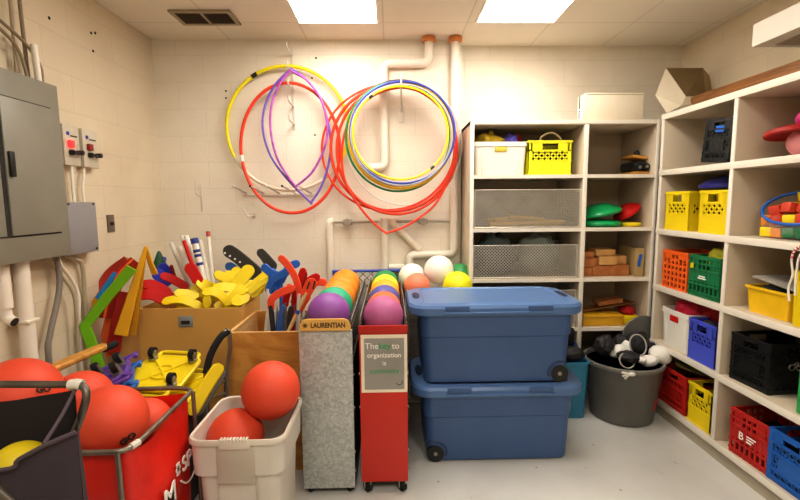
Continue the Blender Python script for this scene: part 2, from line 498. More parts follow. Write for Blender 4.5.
# small fixing holes left in the block walls
hole_m = mat('dark_hole', '241d16', .9)
mb = MB()
for px, py in ((226, 91), (226, 98), (227, 119), (316, 58), (315, 135), (312, 78)):
    p = at(px, py, y=BYL); mb.cyl(p + V((0, .001, 0)), p - V((0, .002, 0)), .007, n=10)
struct('trim_1', mb, hole_m, 'dark screw holes in the back wall')
mb = MB()
for px, py in ((49, 18), (91, 33), (95, 33), (93, 51)):
    p = at(px, py, x=LX); mb.cyl(p - V((.001, 0, 0)), p + V((.002, 0, 0)), .008, n=10)
struct('trim_2', mb, hole_m, 'dark screw holes in the left wall')

# ------------------------------------------------------------------ ceiling fixtures
def ceiling_light(x0, x1, y0, y1, label):
    t = thing('ceiling_light', label, 'ceiling light', ((x0+x1)/2, (y0+y1)/2, CZ - .02), group='fluorescent ceiling panels')
    m = MB(); w = .014
    for a in ((x0, x1, y0, y0+w), (x0, x1, y1-w, y1), (x0, x0+w, y0+w, y1-w), (x1-w, x1, y0+w, y1-w)): m.box(*a, CZ-.012, CZ-.001)
    m.build('frame', white, t, smooth=False)
    MB().box(x0+w, x1-w, y0+w, y1-w, CZ-.008, CZ-.001).build('diffuser', MATS['lamp'], t, smooth=False, label='glowing white diffuser')
emit('lamp', 'fff9f1', 13.0)
ceiling_light(-.59, -.062, 1.94, 3.05, 'bright ceiling light panel over the hula hoops, left of two')
ceiling_light(.566, 1.094, 1.94, 3.04, 'bright ceiling light panel over the back shelves, right of two')
for cx in (-.33, .83):
    ld = bpy.data.lights.new('ceiling_lamp', 'AREA'); ld.shape = 'RECTANGLE'; ld.size = .52; ld.size_y = 1.1
    ld.energy = 20; ld.color = (1, .97, .91)
    lo = bpy.data.objects.new('ceiling_lamp', ld); COL.objects.link(lo); lo.location = (cx, -.1, CZ - .02)
t = thing('ceiling_vent', 'dark louvred air vent set in the ceiling near the left wall', 'vent', (-1.15, 2.97, CZ - .02))
m = MB()
for a in ((-1.34, -.965, 2.86, 2.885), (-1.34, -.965, 3.05, 3.075), (-1.34, -1.315, 2.885, 3.05), (-.99, -.965, 2.885, 3.05), (-1.16, -1.145, 2.885, 3.05)): m.box(*a, CZ-.014, CZ-.001)
m.build('frame', mat('vent_frame_paint', 'a3957c', .6), t, smooth=False)
MB().box(-1.315, -.99, 2.885, 3.05, CZ-.004, CZ-.001).build('backing', mat('vent_dark', '2a221c', .8), t, smooth=False)
m = MB()
for i in range(9):
    y = 2.895 + i*.0185; m.bar((-1.315, y, CZ-.008), (-.99, y, CZ-.008), .004, .009, (0, -.8, -.6))
m.build('louvre', mat('vent_louvre', '5b4c3e', .6), t, smooth=False)

# ------------------------------------------------------------------ left wall: electrical gear
px0 = -1.586
t = thing('electrical_panel', 'large grey electrical panel box with a hinged door on the left wall', 'electrical panel', (LX, 1.9, 1.21))
MB().box(LX+.001, px0, 1.55, 2.225, 1.212, 2.02, .004).build('cabinet', grey, t)
MB().box(px0+.0005, px0+.010, 1.884, 2.163, 1.329, 1.903, .003).build('door', grey, t)
d = [c for c in t.children if c.name.startswith('door')][0]
MB().box(px0+.010, px0+.022, 1.893, 1.918, 1.575, 1.68, .003).build('latch', black, d)
m = MB()
for a in ((1.597, 2.168, 1.903, 1.908), (1.597, 2.168, 1.322, 1.329), (2.163, 2.168, 1.329, 1.903)): m.box(px0, px0+.002, *a)
m.box(px0, px0+.0025, 1.866, 1.884, 1.324, 1.905)
m.build('door_gap', mat('seam_dark', '2d2a24', .8), t, smooth=False)
t = thing('junction_box', 'small plain grey junction box fixed right beside the large electrical panel', 'junction box', (LX, 2.4, 1.2))
MB().box(LX+.001, -1.636, 2.235, 2.51, 1.2, 1.47, .003).build('cover', grey2, t)
for y, z in ((2.30, 1.46), (2.49, 1.46), (2.49, 1.215)): MB().cyl((-1.637, y, z), (-1.633, y, z), .006, n=10).build('screw', dgrey, t)
def control(y0, y1, lit, label):
    x = -1.656; w = y1-y0
    t = thing('control_switch', label, 'switch box', (LX, (y0+y1)/2, 1.66))
    MB().box(LX+.001, x, y0, y1, 1.661, 1.866, .003).build('housing', mat('control_grey', 'cdc5b2', .45, .1), t)
    MB().cyl((x, y0+.28*w, 1.823), (x+.003, y0+.28*w, 1.823), .010, n=16).build('badge', mat('badge_blue', '2a3f9c', .4), t)
    MB().box(x, x+.0012, y0+.42*w, y0+.86*w, 1.809, 1.816).build('print_line', ink, t, smooth=False)
    m = MB().box(x, x+.016, y0+.22*w, y0+.52*w, 1.752, 1.788, .004)
    m.build('indicator_lamp', emit('indicator_lit', 'ff2a2a', 2.2) if lit else mat('indicator_dull', '8f1a16', .3), t, label='glowing red pilot lamp' if lit else 'unlit dark red pilot lamp')
    m = MB().cyl((x, y0+.36*w, 1.727), (x+.018, y0+.36*w, 1.727), .014, n=18)
    m.bar((x+.022, y0+.28*w, 1.730), (x+.022, y0+.66*w, 1.722), .012, .012, (1, 0, 0))
    m.cyl((x, y0+.82*w, 1.730), (x+.03, y0+.82*w, 1.730), .013, n=16)
    m.build('switch_knob', black, t)
control(2.335, 2.452, True, 'pale switch box with a lit red lamp, beside the electrical panel')
control(2.478, 2.602, False, 'pale switch box with an unlit dark red lamp, farther from the electrical panel')
def wallpipe(name, pts, r, m, label, cat='pipe', n=12, extra=None, group=None):
    mb = MB().tube(pts, r, n)
    if extra: extra(mb)
    return mb.single(name, m, label, cat, group)
wallpipe('conduit', [(LX+.03, 2.40, 1.47), (LX+.03, 2.40, 1.66)], .008, cream, 'thin cream conduit below the lit switch box', 'conduit')
wallpipe('conduit', [(LX+.03, 2.475, 1.47), (LX+.03, 2.475, 1.55), (LX+.03, 2.50, 1.66)], .007, cream, 'thin cream conduit below the unlit switch box', 'conduit')
t = thing('wall_switch', 'small steel plate toggle switch beside the grey junction box', 'light switch', (LX, 2.737, 1.29))
MB().box(LX+.0005, LX+.006, 2.703, 2.771, 1.288, 1.394, .002).build('plate', mat('steel_plate', '7d7263', .35, .6), t)
MB().box(LX+.006, LX+.022, 2.731, 2.743, 1.33, 1.35, .002).build('toggle', dgrey, t)
# conduits and pipes under the panel
pm = LX + .062
def clampx(y, z): return lambda b: b.box(LX+.001, LX+.11, y-.06, y+.06, z-.012, z+.012, .004)
pq = at(21, 268, x=LX+.055).y
m = MB().tube([(LX+.055, pq, 1.212), (LX+.055, pq, .0)], .031, 18)
wp = m.single('pipe', cream, 'thick cream pipe running from the electrical panel to the floor', 'pipe')
MB().box(LX+.001, LX+.089, pq-.036, pq+.036, .93, .945, .004).build('clamp', cream, wp)
t = wallpipe('pipe', rounded([(LX+.055, pq-.1, 1.03), (LX+.055, pq-.1, .975), (LX+.085, pq-.1, .96)], .03), .022, cream, 'short cream pipe elbow with an open end beneath the electrical panel')
MB().cyl((LX+.055, pq-.1, 1.02), (LX+.055, pq-.1, 1.212), .028, n=18).build('sleeve', cream, t)
MB().cyl((LX+.085, pq-.1, .96), (LX+.091, pq-.1, .958), .018, n=16).build('opening', brownblk, t)
wallpipe('flexible_conduit', catmull([(LX+.05, 2.21, 1.212), (LX+.05, 2.222, 1.10), (LX+.05, 2.20, 1.0), (LX+.05, 2.13, .84), (LX+.05, 2.105, .75), (LX+.05, 2.11, .5), (LX+.05, 2.11, .0)], 8), .0135, mat('flex_grey', '8a8278', .5), 'bent grey conduit dropping from the electrical panel', 'conduit')
wallpipe('cable', catmull([(LX+.05, 2.215, 1.212), (LX+.035, 2.26, 1.15), (LX+.02, 2.34, 1.07), (LX+.02, 2.385, .97), (LX+.02, 2.37, .8), (LX+.02, 2.35, .3), (LX+.02, 2.35, 0)], 8), .009, cream, 'pale cable looping from under the panel down the left wall', 'cable')
wallpipe('cable', catmull([(LX+.05, 2.20, 1.212), (LX+.035, 2.25, 1.11), (LX+.05, 2.29, 1.03), (LX+.05, 2.315, .9), (LX+.04, 2.30, .4), (LX+.04, 2.30, 0)], 8), .008, mat('cable_beige', 'b6a88e', .5), 'beige cable hanging inside the pale cable loop', 'cable')
wallpipe('cable', catmull([(LX+.03, 2.29, 1.2), (LX+.03, 2.38, 1.165), (LX+.03, 2.42, 1.12), (LX+.02, 2.43, .9), (LX+.02, 2.41, .4), (LX+.02, 2.41, 0)], 8), .011, mat('cable_beige', 'b6a88e', .5), 'thick beige cable dropping from below the junction box', 'cable')
# cables above the panel
tan = mat('tan_conduit', 'a8987b', .5)
wallpipe('conduit', [(LX+.03, 2.105, 2.02), (LX+.03, 2.11, CZ)], .006, tan, 'straight tan conduit above the panel, nearer the camera of two', 'conduit')
wallpipe('conduit', [(LX+.035, 2.165, 2.02), (LX+.035, 2.16, 2.2), (LX+.03, 2.155, CZ)], .008, mat('tan_dark', '8f7f66', .5), 'darker tan conduit rising from the panel beside the wall fitting', 'conduit')
wallpipe('cable', catmull([(LX+.05, 1.90, 2.24), (LX+.05, 2.03, 2.20), (LX+.05, 2.10, 2.15), (LX+.05, 2.13, 2.08), (LX+.05, 2.14, 2.02)], 8), .007, mat('tan_dark', '8f7f66', .5), 'tan cable arching into the top of the panel, lower of two', 'cable')
wallpipe('cable', catmull([(LX+.06, 1.90, 2.27), (LX+.06, 2.04, 2.225), (LX+.06, 2.14, 2.18), (LX+.06, 2.21, 2.11), (LX+.06, 2.215, 2.02)], 8), .007, mat('tan_dark', '8f7f66', .5), 'tan cable arching into the top of the panel, upper of two', 'cable')
wallpipe('conduit', [(LX+.075, 2.172, 2.02), (LX+.075, 2.162, 2.19)], .014, cream, 'stubby cream conduit standing on top of the panel', 'conduit')

# ------------------------------------------------------------------ back wall: pipes
PY = 3.335
def esc(x): return MB().lathe([(.05, CZ-.03), (.05, CZ-.004), (.03, CZ-.001)], (x, PY-.02, 0), 24)
pA = wallpipe('water_pipe', rounded([(.288, PY, CZ), (.288, PY, 2.455), (-.04, PY, 2.455), (-.04, PY, 1.71), (-.15, PY, 1.71)], .06), .032, cream, 'cream wall pipe with elbows running from the ceiling behind the hoop bundle', n=16)
esc(.288).build('collar', orange_ring, pA, label='orange collar at the ceiling')
pB = wallpipe('water_pipe', rounded([(.478, PY, CZ), (.478, PY, 1.06), (.14, PY, 1.06), (.13, PY, .6)], .05), .030, cream, 'straight cream wall pipe from the ceiling beside the back shelves', n=16)
esc(.478).build('collar', orange_ring, pB, label='orange collar at the ceiling')
valve_m = mat('valve_metal', 'a89f90', .5, .4)
def valve(xv, parent):
    m = MB().cyl((xv-.035, PY, 1.31), (xv+.035, PY, 1.31), .020, n=16).cyl((xv, PY-.04, 1.31), (xv, PY, 1.31), .013, n=12)
    m.cyl((xv, PY-.05, 1.31), (xv, PY-.04, 1.31), .026, n=16)
    m.build('valve', valve_m, parent)
p = wallpipe('water_pipe', rounded([(-.455, PY, .05), (-.455, PY, 1.315), (-.425, PY, 1.315)], .04), .029, cream, 'upright cream pipe with a valve, beside the tall orange ball row', n=16)
MB().tube([(-.43, PY, 1.31), (-.085, PY, 1.31)], .010, 10).build('branch_pipe', valve_m, p, label='thin threaded branch')
valve(-.32, p)
p = wallpipe('water_pipe', [(-.045, PY, .05), (-.045, PY, 1.335)], .028, cream, 'upright cream pipe between the two valves under the hoops', n=16)
p = wallpipe('water_pipe', [(.015, PY, 1.33), (.015, PY, 1.30), (.06, PY, 1.255), (.215, PY, 1.095)], .027, mat('pipe_shade', 'e3d8c4', .5), 'slanting cream pipe below the right valve', n=16)
MB().tube([(.025, PY, 1.31), (.445, PY, 1.31)], .010, 10).build('branch_pipe', valve_m, p, label='thin threaded branch')
valve(.245, p)
wallpipe('water_pipe', [(-.016, PY, .965), (.10, PY, .965)], .024, cream, 'short level cream pipe just above the blue rail', n=14)

# ------------------------------------------------------------------ hooks
hookw = mat('white_hook_steel', 'dcd5c8', .4, .2, var=.03)
t = thing('hook_strip', 'vertical strip of white hooks holding the yellow, red and purple hoops', 'hook rack', (-.70, BYL, 2.0))
MB().box(-.712, -.692, BYL-.006, BYL-.0005, 1.99, 2.56, .001).build('strip', hookw, t)
for z in (2.52, 2.395, 2.275, 2.16, 2.03):
    MB().tube(rounded([(-.702, BYL-.006, z), (-.712, BYL-.115, z+.012), (-.714, BYL-.12, z+.05)], .02), .0065, 8).build('hook', hookw, t)
t = thing('hook_rail', 'horizontal white rail with five pegs below the red hoop', 'hook rack', (-.85, BYL, 1.51))
MB().box(-1.10, -.54, BYL-.006, BYL-.0005, 1.505, 1.52, .001).build('rail', hookw, t)
for px, dark in ((247, 0), (264, 1), (280, 0), (296, 1), (312, 0)):
    p = at(px, 193.5, y=BYL); q = at(px-14, 186, y=BYL-.12)
    h = MB().tube([(p.x, BYL-.006, p.z), q], .0060, 8).build('peg', mat('peg_grey', 'b8b0a2', .4, .3), t)
    MB().sphere(q, .009, seg=12).build('tip', black if dark else hookw, h)
t = thing('wall_hook', 'single white wall hook left of the horizontal peg rail', 'hook', (-1.41, BYL, 1.4))
MB().box(-1.418, -1.405, BYL-.005, BYL-.0005, 1.40, 1.60, .001).build('plate', hookw, t)
MB().tube(rounded([(-1.412, BYL-.005, 1.505), (-1.40, BYL-.12, 1.525), (-1.40, BYL-.12, 1.63)], .02), .005, 8).build('hook', hookw, t)
t = thing('wall_hook', 'single white wall hook just below the peg rail', 'hook', (-1.03, BYL, 1.34))
MB().box(-1.035, -1.012, BYL-.005, BYL-.0005, 1.345, 1.385, .001).build('plate', hookw, t)
MB().tube(rounded([(-1.024, BYL-.005, 1.365), (-1.043, BYL-.1, 1.36), (-1.08, BYL-.1, 1.43)], .015), .005, 8).build('hook', hookw, t)
t = thing('wall_hook', 'long white hook carrying the bundle of coloured hoops', 'hook', (.09, BYL, 2.05))
MB().box(.068, .112, BYL-.005, BYL-.0005, 2.04, 2.16, .002).build('plate', hookw, t)
MB().tube(rounded([(.09, BYL-.005, 2.12), (.09, BYL-.05, 2.16), (.085, BYL-.16, 2.19), (.083, BYL-.255, 2.225), (.082, BYL-.262, 2.33)], .05), .007, 10).build('hook', hookw, t)

# ------------------------------------------------------------------ hula hoops
def hoop(box, y, m, label, r=.0085, tape=None, rot=0.0, path=None, arcs=None, tapem=black):
    """a hoop hanging flat; box = its left, top, right and bottom limits in the survey (hoops flex a little)"""
    if path: P = catmull([at(px, py, y=y) for px, py in path], 8, True)
    else:
        l, tp, rr, bt = box
        c = at((l+rr)/2, (tp+bt)/2, y=y); a = (at(rr, (tp+bt)/2, y=y).x - at(l, (tp+bt)/2, y=y).x)/2
        b = (at((l+rr)/2, tp, y=y).z - at((l+rr)/2, bt, y=y).z)/2
        def pt(t): return c + V((a*math.cos(t)*math.cos(rot) - b*math.sin(t)*math.sin(rot), 0, a*math.cos(t)*math.sin(rot) + b*math.sin(t)*math.cos(rot)))
        P = [pt(2*PI*k/96) for k in range(96)]
    lo = min(P, key=lambda p: p.z)
    t = thing('hula_hoop', label, 'hula hoop', lo, group='hula hoops on the wall')
    if arcs:
        for a0, a1, mm, nm in arcs: MB().tube([pt(a0 + (a1-a0)*k/70) for k in range(71)], r, 10).build(nm, mm, t)
    else: MB().tube(P, r, 10, True).build('ring', m, t)
    for ta in (tape or ()):
        MB().tube([pt(ta + .05*(k-3)/3) for k in range(7)], r*1.2, 12).build('tape', tapem, t)
    return t
D = math.radians
clearm = mat('cream_hoop', 'eadfca', .4)
hy = mat('hoop_yellow', 'f3e51a', .35, var=.04); hr = mat('hoop_red', 'ee4526', .35, var=.06)
hp = mat('hoop_purple', '7d5fc4', .35, var=.2, scale=25); hpk = mat('hoop_pink_purple', 'b45ab4', .35, var=.35, scale=25)
hg = mat('hoop_green', '1c8a4c', .35); hb = mat('hoop_blue', '4a5cc0', .35); hw = mat('hoop_white', 'efeae0', .35)
hd = mat('hoop_dark', '5a3a30', .35); ho = mat('hoop_orange', 'f0c01c', .35); hs = mat('hoop_silver', 'b9bccb', .3)
hoop((227, 67, 349, 191), 3.318, hy, 'large yellow hoop with black tape on the vertical hook strip', .0125, (D(121),),
     arcs=((D(-38), D(207), hy, 'ring'), (D(207), D(322), clearm, 'pale_section')))
hoop((241, 84, 340, 214), 3.288, hr, 'red hoop hanging alone on the vertical hook strip', .0115, (D(188),), tapem=white)
def zz(pts): return [(200 + x/2.382, 30 + y/2.382) for x, y in pts]
hoop(None, 3.268, hp, 'purple pinched hoop on the hook strip, wider and lower of two', .0085, path=zz([(215, 95), (178, 132), (154, 185), (150, 240), (170, 303), (215, 363), (262, 409), (266, 409), (290, 370), (308, 310), (310, 250), (288, 165), (250, 115), (219, 95)]))
hoop(None, 3.250, hpk, 'pink and purple pinched hoop on the hook strip, narrower of two', .0085, path=zz([(214, 98), (186, 135), (169, 188), (170, 250), (187, 312), (225, 370), (230, 371), (268, 337), (296, 282), (303, 230), (290, 170), (257, 122), (218, 98)]))
specs = [
    ((347, 84, 462, 206), 0, hw, 'thin white hoop at the back of the hoop bundle', None, .005),
    ((322, 86, 455, 211), 8, hr, 'red hoop of the bundle that reaches farthest over the purple hoops', None, .0085),
    ((331, 86, 456, 212), 3, hr, 'red hoop in the bundle, thick and round, between the other red ones', None, .0115),
    ((337, 85, 457, 215), -5, hr, 'red hoop in the bundle leaning towards the back shelves', None, .0105),
    (None, 0, hr, 'red hoop in the bundle hanging lowest to a point', None, .0085),
    ((348, 81, 453, 187), 0, hd, 'dark brown hoop in the bundle', None, .0075),
    ((346, 83, 450, 192), 4, hg, 'green hoop on the bundle hook', None, .0080),
    ((349, 83.5, 452, 189), 2, ho, 'orange yellow hoop at the top of the bundle', None, .0115),
    ((350, 82, 455, 184), 0, hb, 'blue hoop on the bundle hook', None, .0075),
    ((351, 85, 452, 186), -4, hs, 'silvery hoop inside the blue hoop of the bundle', None, .0065),
    ((353, 87, 448, 180), 0, hy, 'small yellow hoop with black tape in the bundle', (D(128), D(-48)), .0075),
]
y = 3.295
for bx, rot, mm, lab, tp, r in specs:
    y -= r + .0015
    if bx: hoop(bx, y, mm, lab, r, tp, D(rot))
    else: hoop(None, y, mm, lab, r, path=zz([(470, 138), (400, 165), (350, 230), (338, 310), (352, 375), (395, 440), (438, 480), (452, 481), (500, 462), (560, 415), (595, 345), (606, 270), (585, 195), (530, 150)]))
    y -= r

# ------------------------------------------------------------------ back shelf unit
ZB = [1.994, 1.633, 1.270, .919, .566]      # top faces of the boards
BX0, BXM, BX1, BYF = .552, 1.325, 1.802, 3.018
TH = .03
t = thing('shelf_unit', 'cream painted shelf unit against the back wall, two bays wide', 'shelf unit', (1.17, 3.25, 0))
for x0, x1 in ((BX0-.012, BX0+.014), (BX1, BX1+.022)):
    MB().box(x0, x1, BYF, BYR-.005, 0, ZB[0], .002).build('side_panel', shelfp, t)
    MB().box(x0, x1, BYF-.005, BYF-.0005, 0, ZB[0], .001).build('lit_edge', edge_lit, t)
MB().box(BXM-.016, BXM+.016, BYF, BYR-.02, 0, ZB[0]-TH, .002).build('divider', shelfp, t)
MB().box(BXM-.014, BXM+.014, BYF-.005, BYF-.0005, 0, ZB[0]-TH, .001).build('lit_edge', edge_lit, t)
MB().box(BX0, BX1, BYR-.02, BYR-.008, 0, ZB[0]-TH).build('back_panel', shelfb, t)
for k, z in enumerate(ZB):
    MB().box(BX0+.014, BX1, BYF-.004, BYF-.0025, z-TH*.8, z, 0).build('lit_edge', edge_lit, t)
    if k == 0: MB().box(BX0-.012, BX1+.022, BYF-.002, BYR-.005, z-TH, z, .002).build('top', shelfp, t)
    else:
        MB().box(BX0+.014, BXM-.016, BYF+.002, BYR-.02, z-TH*.8, z, .002).build('shelf', shelfp, t)
        MB().box(BXM+.016, BX1, BYF+.002, BYR-.02, z-TH*.8, z, .002).build('shelf', shelfp, t)
MB().box(BX0+.014, BXM-.016, BYF+.002, BYR-.02, .08, .11, .002).build('shelf', shelfp, t)

# ------------------------------------------------------------------ right shelf unit
ZR = [2.015, 1.653, 1.264, .884, .498, .112]
SX, SXB = 1.806, RX-.004
TR = .036
t = thing('shelf_unit', 'long cream shelf unit full of crates along the right wall', 'shelf unit', (2.03, 2.0, 0))
RY = [2.967, 2.346, 1.722, 1.10]           # upright positions (far faces)
for k, y in enumerate(RY):
    MB().box(SX-.005, SX-.0005, y-.028, y-.002, ZR[5], ZR[0]-TR, .001).build('lit_edge', edge_lit, t)
    MB().box(SX, SXB, y-.03, y, .0 if k in (0, 3) else .112, ZR[0]-TR, .002).build('side_panel' if k in (0, 3) else 'divider', shelfp, t)
for k, z in enumerate(ZR):
    MB().box(SX-.0075, SX-.0035, RY[3]-.03, RY[0]+.001, z-TR, z, .001).build('lit_edge', edge_lit, t)
    MB().box(SX-.003, SXB, RY[3]-.03, RY[0]+.001, z-TR, z, .002).build('top' if k == 0 else 'shelf', shelfp, t)
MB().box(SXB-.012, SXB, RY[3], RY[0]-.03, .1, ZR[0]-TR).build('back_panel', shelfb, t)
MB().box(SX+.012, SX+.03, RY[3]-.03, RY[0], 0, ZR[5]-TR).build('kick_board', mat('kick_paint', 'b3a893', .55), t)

# ------------------------------------------------------------------ milk crates
def wall_bars(mb, w, h, zlo, zhi, t, M, pitch=.024, bw=.006, half=None):
    """diagonal lattice of flat bars filling a band of a crate wall (u across, z up)"""
    H = zhi-zlo; n = int((w+H)/pitch)+2
    for sgn in (1, -1):
        for i in range(-1, n):
            u0 = -w/2 - H + i*pitch; pts = []
            a = (u0, zlo) if sgn > 0 else (u0 + H, zlo); b = (u0 + H, zhi) if sgn > 0 else (u0, zhi)
            (ua, za), (ub, zb) = (a, b) if a[0] < b[0] else (b, a)
            if ub <= -w/2 or ua >= w/2: continue
            if ua < -w/2: za += (zb-za)*(-w/2-ua)/(ub-ua); ua = -w/2
            if ub > w/2: zb = za + (zb-za)*(w/2-ua)/(ub-ua); ub = w/2
            if ub-ua < .004: continue
            mb.bar(M @ V((ua, 0, za)), M @ V((ub, 0, zb)), bw, t, M.to_3x3() @ V((0, -1, 0)))

hole_shade_m = mat('hole_shade_dark', '2a2620', .85)  # dark sheet added inside each crate so its holes read as shaded
def crate(w, d, h, m, style='dairy', label='', group=None, loc=(0, 0, 0), rot=(0, 0, 0), grip_dark=None):
    t = thing('milk_crate', label, 'crate', loc, group=group, rot=rot)
    tk = .007
    body = MB(); rim = MB(); grips = []; hole_shade = MB()
    body.box(-w/2+.004, w/2-.004, -d/2+.004, d/2-.004, .004, .012)
    for s, (ww, dd) in enumerate(((w, d), (d, w), (w, d), (d, w))):
        M = Matrix.Rotation(s*PI/2, 4, 'Z') @ Matrix.Translation((0, -dd/2 + tk/2, 0))
        g = .19*ww*1.9; zt = h*.93
        def B(u0, u1, z0, z1, tt=tk, off=0): body.box(u0, u1, -tt/2-off, tt/2-off, z0, z1, 0, M)
        if style == 'dairy':
            B(-ww/2, ww/2, 0, h*.40); B(-ww/2, ww/2, .0, h*.035, tk+.006); B(-ww/2, ww/2, h*.395, h*.425, tk+.005)
            B(-ww/2, -ww/2+.03, h*.4, h); B(ww/2-.03, ww/2, h*.4, h)
            wall_bars(body, ww-.058, h, h*.42, h*.70, tk*.8, M, pitch=.040, bw=.0105)
            B(-ww/2, ww/2, h*.69, h*.735)
            B(-ww/2+.02, -g/2, h*.73, h*.93); B(g/2, ww/2-.02, h*.73, h*.93)
            B(-g/2-.008, -g/2, h*.72, h*.94, tk+.006); B(g/2, g/2+.008, h*.72, h*.94, tk+.006)
        elif style == 'ribbed':
            for z0, z1 in ((0, .10), (.27, .33), (.36, .62), (.62, .68), (.78, .82)): B(-ww/2, ww/2, h*z0, h*z1)
            for z in (.10, .30, .65, .80): B(-ww/2, ww/2, h*z-.004, h*z+.004, tk+.012)
            k = 7
            for i in range(k+1):
                u = -ww/2+.006 + (ww-.012)*i/k; B(u-.006, u+.006, 0, h*.95, tk+.004)
            B(-ww/2+.02, -g/2, h*.68, h*.93); B(g/2, ww/2-.02, h*.68, h*.93)
        elif style == 'grid':
            k = 6
            for i in range(k+1):
                u = -ww/2+.007 + (ww-.014)*i/k; B(u-.007, u+.007, 0, h*.95, tk+.003)
            for z in (.0, .15, .30, .45, .60, .74): B(-ww/2, ww/2, h*z, h*(z+.055))
            B(-ww/2+.02, -g/2, h*.72, h*.93); B(g/2, ww/2-.02, h*.72, h*.93)
        elif style == 'black':
            for z0, z1 in ((0, .08), (.20, .26), (.52, .60), (.74, .78)): B(-ww/2, ww/2, h*z0, h*z1)
            for z in (.08, .23, .56, .76): B(-ww/2, ww/2, h*z-.004, h*z+.004, tk+.010)
            B(-ww*.26, ww*.26, h*.26, h*.52)
            wall_bars(body, ww-.03, h, h*.26, h*.52, tk*.7, M, pitch=.036, bw=.009)
            wall_bars(body, ww-.03, h, h*.06, h*.22, tk*.7, M, pitch=.036, bw=.009)
            wall_bars(body, ww-.03, h, h*.58, h*.76, tk*.7, M, pitch=.036, bw=.009)
            for i in (-1, 1): B(i*(ww/2-.012)-.012, i*(ww/2-.012)+.012, 0, h*.95, tk+.004)
            B(-ww/2+.02, -g/2, h*.76, h*.93); B(g/2, ww/2-.02, h*.76, h*.93)
        rim.box(-ww/2-.003, ww/2+.003, -tk/2-.004, tk/2+.002, h*.93, h, .0015, M)
        if s in (0, 2): grips.append(MB().box(-g/2+.006, g/2-.006, -tk/2-.006, tk/2+.005, h*.905, h*.94, .002, M))
    hole_shade.loft([rrect(w-.022, d-.022, .004, .013, n=1), rrect(w-.022, d-.022, .004, h*.66, n=1)], True, False)
    hole_shade.loft([rrect(w-.026, d-.026, .004, h*.66, n=1), rrect(w-.026, d-.026, .004, .05, n=1)], False, True)
    hole_shade.build('hole_shade', hole_shade_m, t, world=False, smooth=False, label='dark sheet added for the shade behind the holes')
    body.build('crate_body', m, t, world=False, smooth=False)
    rim.build('rim', m, t, world=False, smooth=False)
    for gm in grips: gm.build('grip', m, t, world=False)
    return t
RR = (0, 0, -PI/2)
def rc(y0, y1, z, lean=0.0, x=SX+.015, w=None, h=.245, m=yellowc, style='dairy', label='', dz=0, turn=0.0, d=.255, group=None):
    return crate(y1-y0, d, h, m, style, label, group, (x + d/2, (y0+y1)/2, z+.0005 + abs(math.sin(lean))*(y1-y0)/2), (0, lean, -PI/2 + turn))
yc = crate(.305, .30, .233, lemon, 'dairy', 'bright yellow milk crate with a rope loop beside a white bin', None, (1.097, BYF+.045+.15, ZB[1]+.0005), (0, 0, 0))
MB().tube(catmull([(1.03, BYF+.06, ZB[1]+.23), (1.04, BYF+.05, ZB[1]+.26), (1.10, BYF+.045, ZB[1]+.285), (1.16, BYF+.05, ZB[1]+.255), (1.175, BYF+.06, ZB[1]+.23)], 8), .006, 8).build('rope_handle', mat('rope_tan', 'b59f74', .9), yc)
crB = rc(2.385, 2.595, ZR[1], lean=.10, h=.24, m=mat('scuffed_black', '26282b', .45, var=.85, scale=45), style='black', label='black milk crate with blue stickers on the top row of the right shelves', turn=.0, d=.23)
stick_m = mat('sticker_blue', '2b6fd0', .4)
MB().box(-.02, .045, -.118, -.1155, .165, .20).build('sticker', stick_m, crB, world=False, label='blue sticker')
rc(2.685, 2.905, ZR[2], m=yellowc, label='yellow milk crate under the blue disc, farther from the divider of two', turn=.04)
rc(2.37, 2.585, ZR[2], m=yellowc, label='yellow milk crate touching the divider on the right shelves, second shelf down', turn=.02)
crO = rc(2.655, 2.90, ZR[3], m=orange, style='grid', label='orange milk crate beside a green crate')
crG = rc(2.385, 2.638, ZR[3], m=dkgreen, style='ribbed', label='green milk crate holding yellow cloth')
for z_, w_ in ((.126, .026), (.114, .034)): MB().box(-w_, w_, -.1385, -.1375, z_-.004, z_+.004).build('print_line', whiteink, crG, world=False, smooth=False, label='small white print')
MB().box(-.10, -.075, -.139, -.137, .165, .195).build('sticker', yellow, crG, world=False, label='small yellow sticker')
crBl = rc(2.382, 2.605, ZR[4], m=periw, label='periwinkle blue milk crate beside a white bin')
rc(2.60, 2.86, ZR[5], m=maroon, style='black', label='dark red milk crate low beside a yellow one, behind the grey bin', turn=.0)
rc(2.378, 2.575, ZR[5], m=yellowc, label='yellow milk crate on the bottom shelf beside a dark red crate')
crK = rc(2.055, 2.285, ZR[4], x=SX+.03, m=black, style='black', label='large black milk crate with metal chain on its side', turn=.06, d=.29, h=.255)
rcR = rc(2.005, 2.232, ZR[5], m=maroon, style='ribbed', label='red milk crate printed with a white letter, beside a blue crate', turn=.05)
text_mesh('B', .056, Matrix.Translation((-.032, -.1395, .122)) @ Matrix.Rotation(PI/2, 4, 'X'), whiteink, rcR, world=False, bold=.0007)
m = MB()
for k in range(3): m.box(.0, .055 - .012*k, -.1395, -.138, .134-.014*k, .141-.014*k)
m.build('print_lines', whiteink, rcR, world=False, smooth=False)
rc(1.762, 1.992, ZR[5], m=crateblue, style='black', label='bright blue milk crate on the bottom shelf at the photo edge', h=.255)
